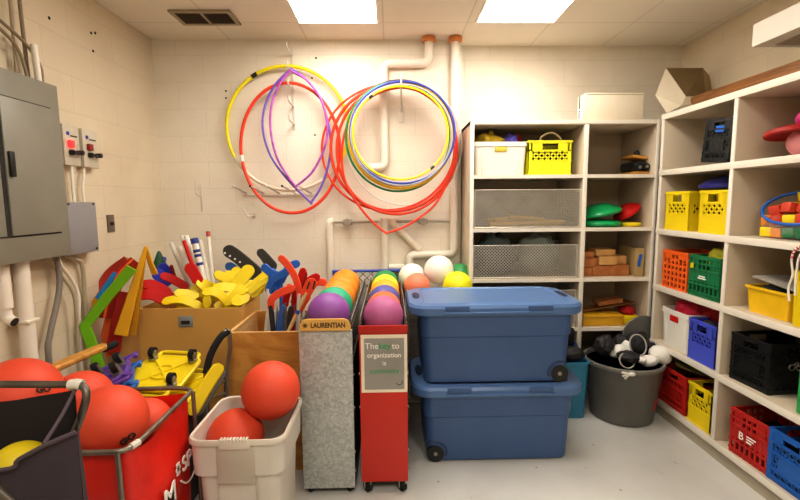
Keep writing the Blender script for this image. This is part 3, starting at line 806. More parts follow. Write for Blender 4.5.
# things in and on the crates
def cloth(name, c, size, seed, m, label, cat='cloth', floor=None, amp=.35, freq=2.2, group=None):
    return MB().blob(c, size, seed, amp, freq, 4, floor).single(name, m, label, cat, group, sharp=3)
cloth('pinnie', (1.95, 2.50, ZR[3]+.225), (.09, .085, .07), 3, mat('yellow_cloth', 'c9c43a', .8), 'yellow cloth heaped in the green milk crate')
cloth('pinnie', (1.95, 2.76, ZR[4]+.245), (.10, .10, .075), 5, mat('pink_red_cloth', 'd82848', .8), 'pinkish red cloth overflowing the white bin on the right shelves')
cloth('pinnie', (2.0, 2.55, ZR[4]+.275), (.11, .10, .05), 8, mat('red_cloth', 'c41c20', .8), 'red cloth lying over the back of the periwinkle crate')
m = MB().lathe([(.001, 0), (.16, 0), (.19, .012), (.19, .03), (.17, .045), (.12, .075), (.02, .09)], (2.03, 2.575, ZR[2]+.249), 40)
m.single('disc', mat('navy_purple', '2c2c78', .35), 'dark blue domed disc lying on the two yellow crates', 'disc')
m = MB().lathe([(.001, 0), (.14, 0), (.15, .008), (.14, .016), (.02, .02)], (0, 0, 0), 36, Matrix.Rotation(.10, 4, 'Y'))
for v in m.bm.verts: v.co += V((1.985, 2.70, ZR[5]+.262))
m.single('round_cover', mat('olive_lid', '6f6a2e', .6), 'olive round lid lying on the dark red crate behind the grey bin', 'lid')
m = MB().prism([(-.08, 0), (.06, 0), (.085, .05), (.0, .10), (-.06, .05)], -.03, .03, Matrix.Translation((2.0, 2.455, ZR[1]+.228)) @ Matrix.Rotation(-PI/2, 4, 'Z'), .008)
m.single('foam_block', lime, 'lime green piece standing in the black crate on the top row', 'toy')
# white lidded bins
def lidded_bin(w, d, h, loc, rot, label, m=white, holem=None, hole='dark'):
    t = thing('storage_bin', label, 'bin', loc, rot=rot)
    b = MB(); b.loft([rrect(w*.92, d*.92, .02, 0), rrect(w*.955, d*.955, .022, h*.5), rrect(w*.985, d*.985, .022, h*.86)], True, False)
    b.loft([rrect(w*.975, d*.975, .022, h*.86), rrect(w*.90, d*.90, .018, .006)], False, True)
    b.build('bin_body', m, t, world=False)
    r = MB(); r.loft([rrect(w*.985, d*.985, .02, h*.86), rrect(w*1.02, d*1.02, .022, h*.87), rrect(w*1.02, d*1.02, .022, h), rrect(w*.96, d*.96, .02, h), rrect(w*.96, d*.96, .02, h*.87)], False, False)
    r.build('rim', m, t, world=False)
    MB().box(-.042, .042, -d*.5-.002, -d*.47, h*.70, h*.86, .006).build('grip', holem or brownblk, t, world=False, label='coloured grip opening')
    for u in (-.33, .33): MB().box(w*u-.012, w*u+.012, -d*.487, -d*.45, .0, h*.85, .003).build('rib', m, t, world=False)
    return t
lidded_bin(.362, .30, .225, (.757, BYF+.03+.16, ZB[1]+.0005), (0, 0, 0), 'white storage bin full of yellow cloth on the back shelves', white, mat('grip_yellow', 'd8c24a', .6))
cloth('pinnie', (.70, 3.16, ZB[1]+.225), (.10, .08, .07), 1, mat('gold_cloth', 'b89a1e', .8), 'yellow cloth heaped in the white bin on the back shelves')
cloth('pinnie', (.845, 3.15, ZB[1]+.225), (.055, .07, .065), 2, mat('violet_cloth', '5a4fb0', .8), 'violet cloth heaped in the white bin on the back shelves')
cloth('pinnie', (.905, 3.20, ZB[1]+.225), (.03, .06, .07), 4, mat('red_cloth', 'c41c20', .8), 'small red cloth at the right end of the white bin')
lidded_bin(.262, .27, .25, (SX+.015+.135, 2.755, ZR[4]+.0005), (0, 0, -PI/2), 'white storage bin with a red grip beside the periwinkle crate', white, red)

# ------------------------------------------------------------------ wire baskets
wire = mat('expanded_wire', 'cfc8ba', .45, .4)
def basket(x0, x1, y0, y1, z0, z1, label):
    t = thing('wire_basket', label, 'basket', ((x0+x1)/2, (y0+y1)/2, z0))
    w, d, h = x1-x0, y1-y0, z1-z0
    for nm, M, ww in (('front_mesh', Matrix.Translation(((x0+x1)/2, y0, 0)), w), ('back_mesh', Matrix.Translation(((x0+x1)/2, y1, 0)), w),
                      ('side_mesh', Matrix.Translation((x0, (y0+y1)/2, 0)) @ Matrix.Rotation(PI/2, 4, 'Z'), d), ('side_mesh', Matrix.Translation((x1, (y0+y1)/2, 0)) @ Matrix.Rotation(PI/2, 4, 'Z'), d)):
        mb = MB(); wall_bars(mb, ww, h, z0+.002, z1, .002, M, pitch=.022, bw=.0042)
        mb.build(nm, wire, t, smooth=False)
    f = MB()
    for z in (z0+.006, z1):
        f.tube([(x0, y0, z), (x1, y0, z), (x1, y1, z), (x0, y1, z)], .004, 6, True)
    for x, y in ((x0, y0), (x1, y0), (x1, y1), (x0, y1)): f.tube([(x, y, z0+.004), (x, y, z1)], .004, 6)
    f.build('frame', wire, t)
    MB().box(x0, x1, y0, y1, z0+.002, z0+.005).build('floor_sheet', mat('basket_floor', '8a8170', .5, .4), t)
    return t
basket(.578, 1.305, BYF+.02, 3.40, ZB[2], ZB[2]+.262, 'wire mesh basket of yellow sticks on the second shelf of the back unit')
basket(.575, 1.298, BYF+.02, 3.40, ZB[3], ZB[3]+.232, 'wire mesh basket heaped with grey cloth, middle of the back unit')
basket(.575, 1.298, BYF+.02, 3.40, ZB[4], ZB[4]+.265, 'wire mesh basket half hidden behind the blue tote lid')
random.seed(5)
stk = mat('yellow_stick', 'deb75c', .6)
for i, (xa, xb, za, zb, yy) in enumerate(((.70, 1.24, .02, .03, .10), (.74, 1.26, .045, .03, .14), (.84, 1.10, .075, .05, .12), (.70, 1.0, .05, .06, .17), (.95, 1.27, .03, .02, .19), (.72, 1.2, .02, .02, .22))):
    MB().tube([(xa, BYF+yy, ZB[2]+za), (xb, BYF+yy+.03, ZB[2]+zb)], .017, 10).single('stick', stk, 'pale yellow stick lying in the wire basket on the second shelf', 'stick', 'yellow sticks in the wire basket')
gc = mat('grey_green_cloth', '8a948a', .8)
cloth('cloth', (.755, 3.21, ZB[3]+.145), (.14, .12, .15), 11, mat('dark_slate_cloth', '5a6662', .8), 'dark grey cloth heaped in the middle wire basket, nearer its left end', floor=ZB[3]+.008)
cloth('cloth', (1.075, 3.21, ZB[3]+.145), (.155, .12, .145), 12, gc, 'grey green cloth heaped in the middle wire basket, near its right end', floor=ZB[3]+.008)
cloth('cloth', (.92, 3.21, ZB[4]+.11), (.24, .12, .11), 15, mat('dark_cloth', '2e302e', .85), 'dark cloth in the wire basket behind the blue tote', floor=ZB[4]+.008)

# ------------------------------------------------------------------ things in the narrow right bay of the back unit
x0 = BXM+.02
t = thing('scooter_toy', 'black wheeled contraption on yellow wood in the top right bay', 'toy', (1.72, 3.2, ZB[1]))
MB().box(1.70, 1.798, 3.08, 3.36, ZB[1]+.0005, ZB[1]+.022, .003).build('wooden_base', boardw, t)
MB().box(1.70, 1.797, 3.09, 3.30, ZB[1]+.03, ZB[1]+.092, .02).build('chassis', black, t)
for x, z in ((1.728, .05), (1.776, .055)):
    w = MB().cyl((x, 3.07, ZB[1]+z), (x, 3.12, ZB[1]+z), .023, n=20).build('wheel', blackr, t)
    MB().cyl((x, 3.064, ZB[1]+z), (x, 3.072, ZB[1]+z), .011, n=14).build('hub', chrome, w)
MB().box(-.056, .046, 0, .18, 0, .02, .004, Matrix.Translation((1.752, 3.1, ZB[1]+.112)) @ Matrix.Rotation(.16, 4, 'Y')).build('wooden_deck', boardw, t)
MB().sphere((1.745, 3.15, ZB[1]+.152), .02).build('knob', black, t)
def dome(c, R, h, tilt, m, label, rotz=0):
    mb = MB(); pr = [(R*.75, 0), (R*.97, .008), (R, .022), (R*.94, .036), (R*.8, .045), (R*.6, h*.8), (R*.35, h*.97), (.001, h)]
    mb.lathe(pr, (0, 0, 0), 48, Matrix.Translation(c) @ Matrix.Rotation(rotz, 4, 'Z') @ Matrix.Rotation(tilt, 4, 'Y'))
    return mb.single('balance_disc', m, label, 'disc')
dome((1.51, 3.18, ZB[2]+.001), .15, .055, 0, green, 'green domed disc lying flat under another green disc')
dome((1.515, 3.18, ZB[2]+.078), .15, .085, -.20, green, 'green domed disc tilted on top of another green disc')
dome((1.725, 3.37, ZB[2]+.001), .062, .04, 0, yellow, 'yellow disc lying under the red tilted disc')
dome((1.722, 3.18, ZB[2]+.085), .098, .075, -.62, red, 'red domed disc leaning against the side of the narrow bay')
MB().ribbon([(1.65, 3.12, ZB[2]+.015), (1.72, 3.13, ZB[2]+.016), (1.785, 3.13, ZB[2]+.016)], .12, .028, (0, 0, 1)).single('balance_disc', yellow, 'yellow disc lying flat in front beneath the red disc', 'disc')
bz = ZB[3]
for a in ((1.366, 1.43, 3.09, 3.30, 0, .062, 'wooden block low at the left end of the bay under the green discs'),
          (1.435, 1.70, 3.09, 3.24, 0, .078, 'long wooden block lying on the shelf under the green discs'),
          (1.366, 1.468, 3.09, 3.28, .064, .128, 'wooden block second in height at the left end of the block pile'),
          (1.475, 1.605, 3.08, 3.22, .08, .142, 'pale fronted wooden block on the long block'),
          (1.61, 1.70, 3.13, 3.25, .08, .14, 'reddish wooden block behind the pale fronted block'),
          (1.366, 1.45, 3.1, 3.28, .13, .176, 'dull wooden block topmost at the left end of the block pile'),
          (1.46, 1.60, 3.1, 3.24, .144, .19, 'tan wooden block topmost over the pale fronted block')):
    pale = 'pale' in a[6]
    MB().box(a[0], a[1], a[2], a[3], bz+a[4]+.001, bz+a[5], .004).single('wooden_block', wood_mat('pale_block', 'c9995a', 'd8ac70', (8, 3, 20)) if pale else blockw, a[6], 'block', sharp=.5)
t = thing('box', 'tan box with a blue ribbon beside the wooden blocks', 'box', (1.75, 3.2, bz))
MB().box(1.722, 1.785, 3.06, 3.30, bz+.001, bz+.20, .003).build('carton', mat('tan_board', 'b49a66', .7), t)
MB().ribbon([(1.752, 3.058, bz+.07), (1.748, 3.056, bz+.10), (1.755, 3.056, bz+.13), (1.760, 3.058, bz+.16)], .022, .003).build('ribbon', blue, t, label='blue ribbon')
lz = ZB[4]
t = thing('tray', 'long yellow tray on the low shelf above the grey bin', 'tray', (1.5, 3.1, lz))
MB().box(1.366, 1.655, 3.05, 3.30, lz+.001, lz+.075, .006).build('tray_body', mat('mustard', 'dba61c', .5), t)
MB().box(1.364, 1.657, 3.045, 3.305, lz+.062, lz+.078, .003).build('rim', mat('mustard', 'dba61c', .5), t)
MB().box(1.67, 1.785, 3.08, 3.30, lz+.001, lz+.06, .006).single('tray', yellow, 'short yellow tray beside the long one above the grey bin', 'tray')
cloth('pinnie', (1.735, 3.17, lz+.085), (.05, .07, .035), 21, mat('red_cloth', 'c41c20', .8), 'red cloth on the short yellow tray above the grey bin')
MB().box(-.20, .20, 0, .11, 0, .012, .002, Matrix.Translation((1.57, 3.12, lz+.112)) @ Matrix.Rotation(-.16, 4, 'Y')).single('plank', oakboard, 'brown plank slanting over the yellow tray', 'plank')
MB().box(-.10, .08, 0, .10, 0, .03, .003, Matrix.Translation((1.61, 3.13, lz+.138)) @ Matrix.Rotation(-.14, 4, 'Y')).single('plank', blockw, 'short wooden offcut lying on the slanting brown plank', 'plank')

# ------------------------------------------------------------------ on top of the units
t = thing('cardboard_box', 'closed white cardboard box on top of the back shelves', 'box', (1.49, 3.17, ZB[0]))
wc = mat('white_card', 'e8dcc4', .7, var=.03)
MB().box(1.305, 1.72, 3.05, 3.135, ZB[0]+.001, ZB[0]+.172, .003).build('carton', wc, t)
MB().box(1.325, 1.722, 3.046, 3.138, ZB[0]+.172, ZB[0]+.182, .002).build('lid', wc, t)
MB().box(1.3035, 1.305, 3.07, 3.125, ZB[0]+.012, ZB[0]+.085).build('label_paper', white, t)
m = MB()
for k in range(4): m.box(1.3025, 1.3036, 3.085, 3.112, ZB[0]+.022+.014*k, ZB[0]+.031+.014*k)
m.build('print_lines', mat('label_blue', '3b4f9a', .5), t, smooth=False)
m = MB().bar((1.304, 3.10, ZB[0]+.085), (1.304, 3.10, ZB[0]+.17), .010, .003, (-1, 0, 0)); m.build('slot', brownblk, t, smooth=False)
# open tilted carton: separate panels
t = thing('cardboard_box', 'open white cardboard box tipped on its side in the corner', 'box', (1.93, 3.0, ZB[0]))
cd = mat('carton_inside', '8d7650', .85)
def poly(name, mm, *ps):
    ps = [V(p) for p in ps]; n = (ps[1]-ps[0]).cross(ps[2]-ps[0]).normalized()*.004
    mb = MB(); mb.loft([ps, [p+n for p in ps]]); mb.build(name, mm, t, smooth=False)
pA, pB, pC = at(655.5, 95, y=3.03), at(666, 68, y=3.08), at(686, 96.5, y=2.97)
pE, pD = at(681, 106, y=2.96), at(667, 113, y=2.99)
B2, C2, F2 = at(703, 68, y=3.18), at(706, 97, y=3.10), at(719, 88, y=3.20)
poly('outer_panel', wc, pA, pB, pC, pE, pD)
poly('inner_panel', cd, pB, B2, C2, pC)
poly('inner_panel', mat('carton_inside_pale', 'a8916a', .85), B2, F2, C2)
poly('flap', wc, pC, at(705, 96.5, y=2.99), at(704, 101, y=2.985), pE)
# boards lying along the top of the right unit
for k, (x, z, w, hh, y0, y1) in enumerate(((1.885, 0, .10, .030, 1.2, 2.72), (1.915, .031, .075, .026, 1.25, 2.80), (1.95, .058, .075, .030, 1.2, 2.86))):
    MB().box(x-w/2, x+w/2, y0, y1, ZR[0]+z+.001, ZR[0]+z+hh, .003).single('plank', oakboard, ('lowest', 'middle', 'topmost')[k] + ' of the long brown boards along the top of the right shelves', 'plank')
t = thing('wall_box', 'white box shaped unit mounted high on the right wall over the boards', 'wall unit', (2.05, 2.0, 2.22))
MB().box(1.85, RX-.002, 1.4, 2.32, 2.226, 2.338, .004).build('casing', white, t)
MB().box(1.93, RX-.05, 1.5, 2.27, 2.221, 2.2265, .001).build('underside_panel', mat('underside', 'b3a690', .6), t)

# ------------------------------------------------------------------ second bay of the right unit
MB().sphere((1.985, 2.115, ZR[1]+.074), .073).single('playground_ball', mat('ball_pale_pink', 'e79aa0', .5), 'pale pink ball under a red flying disc, top row', 'ball')
m = MB().lathe([(.001, .0), (.10, 0), (.115, -.008), (.124, -.02), (.130, -.012), (.122, .006), (.10, .016), (.001, .02)], (0, 0, 0), 48, Matrix.Translation((1.965, 2.145, ZR[1]+.128)) @ Matrix.Rotation(-.10, 4, 'X') @ Matrix.Rotation(.02, 4, 'Y'))
m.single('flying_disc', mat('deep_red_disc', 'a81c18', .5), 'red flying disc resting on the pale pink ball', 'disc')
MB().blob((2.0, 2.09, ZR[1]+.185), (.075, .075, .05), 3, .05, 1.5, 4).single('beanbag', mat('hot_pink', 'e0408e', .5, var=.35, scale=12), 'hot pink and violet beanbag on top of the red disc', 'beanbag')
# netted bag of coloured blocks
t = thing('mesh_bag', 'clear bag with a blue rim full of coloured blocks', 'bag', (1.98, 2.07, ZR[2]))
bagc = V((1.985, 2.085, 0))
rimc = V((1.945, 2.08, ZR[2]+.15))
rimpts = [rimc + V((0, .185, .015))*math.cos(a) + V((.075, 0, .075))*math.sin(a) for a in [2*PI*k/40 for k in range(40)]]
MB().tube(rimpts, .008, 10, True).build('rim', blue, t, label='blue rim')
clear = mat('clear_film', 'f4efe6', .12, alpha=.14)
mb = MB(); secs = []
for f, s_ in ((1, 1), (.7, 1.03), (.35, 1.0), (.02, .9)):
    secs.append([V((bagc.x + (p.x-rimc.x)*s_*(1.0 + (1-f)*.5) - .04*f, bagc.y + (p.y-bagc.y)*s_, ZR[2]+.004 + (p.z-ZR[2]-.004)*f)) for p in rimpts])
mb.loft(secs[::-1], True, False); mb.build('film', clear, t)
random.seed(11)
cols = [mat('brick_red_toy', 'cf4a32', .4), mat('toy_orange', 'e58a2a', .4), dkgreen, yellow]
spots = [(-.07, .12, .03, 3), (-.07, .055, .03, 1), (-.08, -.02, .035, 2), (-.08, -.09, .035, 2), (.0, .1, .03, 0), (.0, .02, .03, 2), (.0, -.06, .03, 1), (-.065, .13, .085, 1), (-.08, .06, .09, 0), (-.075, -.01, .095, 3), (-.075, -.08, .10, 0),
         (-.01, .11, .09, 0), (.0, .03, .095, 1), (.0, -.05, .09, 2), (-.05, .10, .14, 0), (-.05, .03, .15, 0), (-.045, -.045, .15, 0), (-.04, -.11, .15, 2), (.02, .07, .15, 3), (.02, -.01, .16, 0), (.03, -.09, .155, 3), (.0, .0, .205, 3), (.01, -.07, .21, 2)]
for i, (dx, dy, dz, k) in enumerate(spots):
    M = Matrix.Translation((bagc.x+dx-.005, bagc.y+dy-.01, ZR[2]+dz)) @ Euler((random.uniform(-.3, .3), random.uniform(-.3, .3), random.uniform(-.4, .4))).to_matrix().to_4x4()
    MB().box(-.026, .026, -.028, .028, -.024, .024, .005, M).single('toy_block', cols[k], ['brick red', 'orange', 'green', 'yellow'][k] + ' toy block inside the clear blue rimmed bag', 'block', 'toy blocks in the clear bag')
# yellow bin with a tray of papers
t = thing('storage_bin', 'plain yellow storage bin with a grey lid propped across it', 'bin', (1.96, 2.10, ZR[3]))
ybin = mat('bin_yellow', 'f0c318', .4)
w, d, h = .255, .30, .135
b = MB(); b.loft([rrect(d*.9, w*.9, .015, ZR[3]+.001, 1.985, 2.1), rrect(d*.97, w*.97, .015, ZR[3]+h, 1.985, 2.1)], True, False)
b.loft([rrect(d*.95, w*.95, .015, ZR[3]+h, 1.985, 2.1), rrect(d*.9, w*.9, .015, ZR[3]+.008, 1.985, 2.1)], False, True); b.build('bin_body', ybin, t)
b = MB(); b.loft([rrect(d*.97, w*.97, .015, ZR[3]+h-.012, 1.985, 2.1), rrect(d*1.02, w*1.04, .015, ZR[3]+h-.012, 1.985, 2.1), rrect(d*1.02, w*1.04, .015, ZR[3]+h, 1.985, 2.1), rrect(d*.94, w*.94, .015, ZR[3]+h, 1.985, 2.1)], False, False); b.build('rim', ybin, t)
MB().box(-.13, .13, -.15, .14, 0, .012, .003, Matrix.Translation((1.985, 2.07, ZR[3]+.158)) @ Matrix.Rotation(.12, 4, 'X')).single('flat_cover', mat('grey_lid', '9b958b', .5), 'grey flat lid slanting over the yellow bin', 'lid')
cloth('cloth', (1.96, 2.12, ZR[3]+.125), (.09, .075, .03), 31, mat('dark_cloth', '2e302e', .85), 'dark cloth under the grey lid in the yellow bin')
lidded_bin(.20, .26, .25, (SX+.015+.13, 1.855, ZR[3]+.0005), (0, 0, -PI/2), 'yellow ribbed bin at the photo edge beside the plain yellow bin', yellow, brownblk)
cane = mat('candy_stripe', 'e9e2da', .5)
t = thing('jump_rope', 'red and white rope hanging over the ribbed yellow bin', 'rope', (1.80, 1.93, ZR[3]+.2))
pts = catmull([(1.80, 1.885, 1.255), (1.79, 1.91, 1.235), (1.79, 1.925, 1.19), (1.792, 1.915, 1.12), (1.792, 1.93, 1.06), (1.792, 1.92, 1.0)], 8)
MB().tube(pts, .0045, 8).build('cord', cane, t)
MB().tube(catmull([(1.81, 1.88, 1.25), (1.795, 1.895, 1.20), (1.795, 1.90, 1.12), (1.795, 1.898, 1.03)], 8), .0045, 8).build('cord', cane, t)
for k in range(5):
    p = pts[2+k*3]; q = pts[3+k*3]; MB().tube([p, q], .0062, 8).build('bead', red, t)
# chain and green piece by the black crate
t = MB()
for k in range(9):
    c = V((1.93 + .018*k, 2.022-.002*k, ZR[4]+.150 + .014*math.sin(k*1.7)))
    t.torus(.014, .003, Matrix.Translation(c) @ Matrix.Rotation(k*1.1, 4, 'Z') @ Matrix.Rotation(.5*k, 4, 'X'), 14, 6)
t.single('chain', chrome, 'metal chain draped on the side of the large black crate', 'chain')
MB().box(1.82, 1.98, 1.775, 1.872, ZR[4]+.001, ZR[4]+.235, .006).single('storage_bin', mat('kelly_green', '2fae5a', .4), 'green bin at the photo edge beside the large black crate', 'bin')

# ------------------------------------------------------------------ blue wheeled totes
def tote(name, label, loc, rz, group='slate blue wheeled totes'):
    t = thing(name, label, 'tote', loc, rotz=rz, group=group)
    b = MB()
    secs = [(.795, .435, .05, .008), (.805, .442, .055, .03), (.825, .452, .055, .262), (.838, .464, .055, .270), (.85, .474, .06, .385), (.86, .48, .06, .395)]
    b.loft([rrect(w, d, r, z, n=6) for w, d, r, z in secs]); b.build('tote_body', navy, t, world=False, sharp=.5)
    # lid: overhanging rim with pointed ends, sunken top panel
    l = MB()
    def lidsec(w, d, r, z, k=0.0):
        out = []
        for p in rrect(w, d, r, z, n=6):
            out.append(V((p.x + math.copysign(k*max(0, 1-(abs(p.y)/(d*.5))**2), p.x), p.y, p.z)))
        return out
    l.loft([lidsec(.87, .485, .07, .386), lidsec(.93, .512, .09, .390, .016), lidsec(.945, .522, .10, .398, .020), lidsec(.945, .522, .10, .432, .020), lidsec(.925, .505, .10, .447, .022),
            lidsec(.80, .44, .05, .454), lidsec(.78, .42, .05, .446)])
    lid = l.build('lid', navyl, t, world=False, sharp=.5)
    for y in (-.264, .264): MB().box(-.30, .30, y-.009, y+.009, .404, .414, .003).build('lid_ledge', navyl, t, world=False)
    for s in (-1, 1):
        h = MB()
        h.blob((s*.432, 0, .4525), (.022, .085, .004), 1, 0, 1, 3)
        h.build('hand_hole', mat('hole_navy', '1d2a44', .6), lid, world=False)
        for y in (-.261, .261):
            c = MB().box(s*.225-.065, s*.225+.065, y-.006, y+.006, .420, .446, .003); c.build('latch', navy, t, world=False)
        if s == -1:
            for sy in (-1, 1):
                y = sy*.200
                wl = MB().cyl((-.352, y-.026, .050), (-.352, y+.026, .050), .048, n=32).build('wheel', black, t, world=False)
                MB().cyl((-.352, y+sy*.0255, .050), (-.352, y+sy*.029, .050), .011, n=16).build('hub', chrome, wl, world=False)
                MB().torus(.062, .010, Matrix.Translation((-.352, sy*.216, .056)), 40, 8, D(-20), D(125)).build('wheel_arch', mat('arch_navy', '2a4069', .5), t, world=False)
    return t
tote('wheeled_tote', 'slate blue lidded tote on the floor, lower of two stacked', (.592, 2.569, .0), 0)
tote('wheeled_tote', 'slate blue lidded tote stacked on top of another, wheel at its right end', (.577, 2.572, .4555), PI)

# ------------------------------------------------------------------ tall ball racks
def caster(mb_fork, x, y, parent):
    f = MB().box(x-.020, x+.020, y-.016, y+.016, .056, .066).box(x-.018, x-.013, y-.018, y+.010, .022, .058).box(x+.013, x+.018, y-.018, y+.010, .022, .058)
    c = f.build('caster', chrome, parent, smooth=False)
    MB().cyl((x-.008, y-.011, .0265), (x+.008, y+.003, .0265), .026, n=20).build('wheel', blackr, c)
def rack(x0, x1, y0, y1, ztop, zrod, zlow, sheet, side, label):
    t = thing('ball_rack', label, 'ball rack', ((x0+x1)/2, (y0+y1)/2, 0))
    MB().box(x0, x1, y0, y0+.012, zlow, ztop, .002).build('front_panel', sheet, t)
    MB().box(x0, x1, y1-.012, y1, .055, ztop, .002).build('rear_panel', sheet, t)
    for x in (x0, x1-.008):
        MB().box(x, x+.008, y0+.012, y1-.012, .055, ztop-.16).build('side_panel', side, t, smooth=False)
    MB().box(x0, x1, y0+.012, y1-.012, .055, .065).build('base', side, t, smooth=False)
    xc = (x0+x1)/2
    for s in (-1, 1): MB().tube([(xc+s*.060, y0+.01, zrod), (xc+s*.060, y1-.01, zrod)], .006, 8).build('support_rod', chrome, t)
    for s in (-1, 1):
        e = xc+s*((x1-x0)/2-.006)
        pts = [V((e, y0+.02+(y1-y0-.04)*k/220, ztop+.028+.016*math.sin(k*.95))) for k in range(221)]
        MB().tube(pts, .0035, 6).tube([(e, y0+.01, ztop+.012), (e, y1-.01, ztop+.012)], .006, 6).build('spring_wire', silver, t)
    for z in (.12, .22, .45, .62):
        for x in (x0-.002, x1+.002): MB().sphere((x, y0+.012, z), .006, seg=10).build('rivet', chrome, t)
    for x in (x0+.03, x1-.03):
        for y in (y0+(.022 if zlow > .05 else .036), y1-.04): caster(None, x, y, t)
    return t
RY0, RY1 = 2.085, 3.285
g = rack(-.447, -.190, RY0, RY1, .848, .800, .034, galv, dgrey, 'tall grey galvanised ball rack with a wooden name board')
bd = MB().prism([(-.122, 0), (.122, 0), (.122, .028), (.108, .052), (.085, .058), (-.085, .058), (-.108, .052), (-.122, .028)], RY0-.016, RY0-.001, Matrix.Translation((-.318, 0, .848)), .002).build('name_board', signw, g)
text_mesh('LAURENTIAN', .0335, face_front((-.303, RY0-.0165, .875)) @ Matrix.Diagonal((.82, 1, 1, 1)), mat('board_lettering', '4c3218', .6), bd, depth=.0008, bold=.0010)
e = MB()
for k in range(6):
    a = k*PI/3; e.bar((-.412, RY0-.0172, .876), (-.412+.013*math.cos(a), RY0-.0172, .876+.013*math.sin(a)), .006, .001)
e.build('emblem', mat('emblem_brown', '8a6a34', .6), bd, smooth=False)
r = rack(-.158, .076, RY0+.005, RY1, .858, .792, .060, redpaint, dgrey, 'tall red ball rack with a hand lettered notice on its front')
MB().box(-.160, .078, RY0-.004, RY0+.005, .83, .868, .004).build('top_lip', mat('lip_red', 'b51f12', .4), r)
nt_ = MB().box(-.146, .072, RY0+.0025, RY0+.0052, .538, .815).build('notice', mat('notice_grey', '9a978f', .6), r, smooth=False)
m = MB()
for a in ((-.150, .075, .803, .821), (-.150, .075, .530, .544), (-.150, -.134, .544, .803), (.060, .075, .544, .803)): m.box(a[0], a[1], RY0+.0005, RY0+.0024, a[2], a[3])
m.build('tape_border', mat('masking_tape', 'e8dcc6', .7), nt_, smooth=False)
NX = -.037
for line in (((('The', whiteink, -.060), ('key', greenink, .002), ('to', whiteink, .056)), .763, .042), ((('organization', whiteink, 0),), .717, .0335), ((('is', whiteink, 0),), .677, .034), ((('continuity', greenink, 0),), .638, .036)):
    for w_, mm, dx in line[0]:
        text_mesh(w_, line[2], face_front((NX+dx, RY0+.0018, line[1])), mm, nt_, depth=.0006, bold=.0004 if w_ in ('organization', 'key') else 0)
m = MB().tube(catmull([(.02, RY0+.0015, .575), (.035, RY0+.0015, .567), (.05, RY0+.0015, .577), (.048, RY0+.0015, .589)], 6), .0015, 6); m.build('doodle', ink, nt_)

def ball(c, d, m, label, group=None, name='playground_ball', mark=None):
    return MB().sphere(c, d/2, seg=40).single(name, m, label, 'ball', group)
bd_, pitch = .198, .199
for i, (k, lab) in enumerate((('violet', 'violet ball at the front of the grey rack'), ('mint', 'green ball second from the front of the grey rack'), ('orange', 'orange ball third from the front of the grey rack'),
                              ('orange', 'orange ball fourth from the front of the grey rack'), ('orange', 'orange ball fifth from the front of the grey rack'))):
    s = .216 if i == 0 else .206
    y = RY0+.012+.108+.003 + i*.2105
    ball((-.318, y, .800 + math.sqrt((s/2+.006)**2-.06**2)), s, balls_m[k], lab)
for i, (k, lab) in enumerate((('pinkish', 'pinkish violet ball at the front of the red rack'), ('coral', 'coral ball just behind the front ball of the red rack'), ('indigo', 'indigo ball third from the front of the red rack'),
                              ('gold', 'golden ball fourth from the front of the red rack'), ('yellow', 'yellow ball fifth from the front of the red rack'), ('green', 'green ball at the far end of the red rack'))):
    s = .205 if i == 0 else .19
    y = RY0+.122 + (i*.1915+.004 if i else 0)
    b = ball((-.041, y, .792 + math.sqrt((s/2+.006)**2-.06**2)), s, balls_m[k], lab)
# blue railed wire panel behind the racks, and the wire cart of loose balls
bluer = mat('blue_rail', '3c58b8', .4)
t = thing('wire_gate', 'blue railed wire panel standing behind the ball racks', 'wire panel', (-.1, 3.296, 0))
MB().tube([(-.44, 3.296, .945), (.10, 3.296, .945)], .010, 12).build('top_rail', bluer, t)
mb = MB(); wall_bars(mb, .52, 1, .30, .94, .003, Matrix.Translation((-.17, 3.296, 0)), pitch=.06, bw=.004); mb.build('wire', dgrey, t, smooth=False)
for x in (-.43, .09): MB().tube([(x, 3.296, 0), (x, 3.296, .94)], .009, 8).build('post', bluer, t)
t = thing('wire_cart', 'wire cart of loose balls behind the blue totes', 'cart', (.33, 3.1, 0))
cx0, cx1, cy0, cy1, cz = .105, .525, 2.852, 3.27, .87
for nm, M, ww in (('front_mesh', Matrix.Translation(((cx0+cx1)/2, cy0, 0)), cx1-cx0), ('back_mesh', Matrix.Translation(((cx0+cx1)/2, cy1, 0)), cx1-cx0), ('side_mesh', Matrix.Translation((cx0, (cy0+cy1)/2, 0)) @ Matrix.Rotation(PI/2, 4, 'Z'), cy1-cy0), ('side_mesh', Matrix.Translation((cx1, (cy0+cy1)/2, 0)) @ Matrix.Rotation(PI/2, 4, 'Z'), cy1-cy0)):
    mb = MB(); wall_bars(mb, ww, 1, .12, cz, .003, M, pitch=.05, bw=.004); mb.build(nm, wire, t, smooth=False)
m = MB()
for z in (.12, cz): m.tube([(cx0, cy0, z), (cx1, cy0, z), (cx1, cy1, z), (cx0, cy1, z)], .006, 8, True)
for x, y in ((cx0, cy0), (cx1, cy0), (cx1, cy1), (cx0, cy1)): m.tube([(x, y, .0), (x, y, cz)], .008, 8)
m.build('frame', wire, t)
MB().box(cx0, cx1, cy0, cy1, .80, .806).build('deck', wire, t, smooth=False)
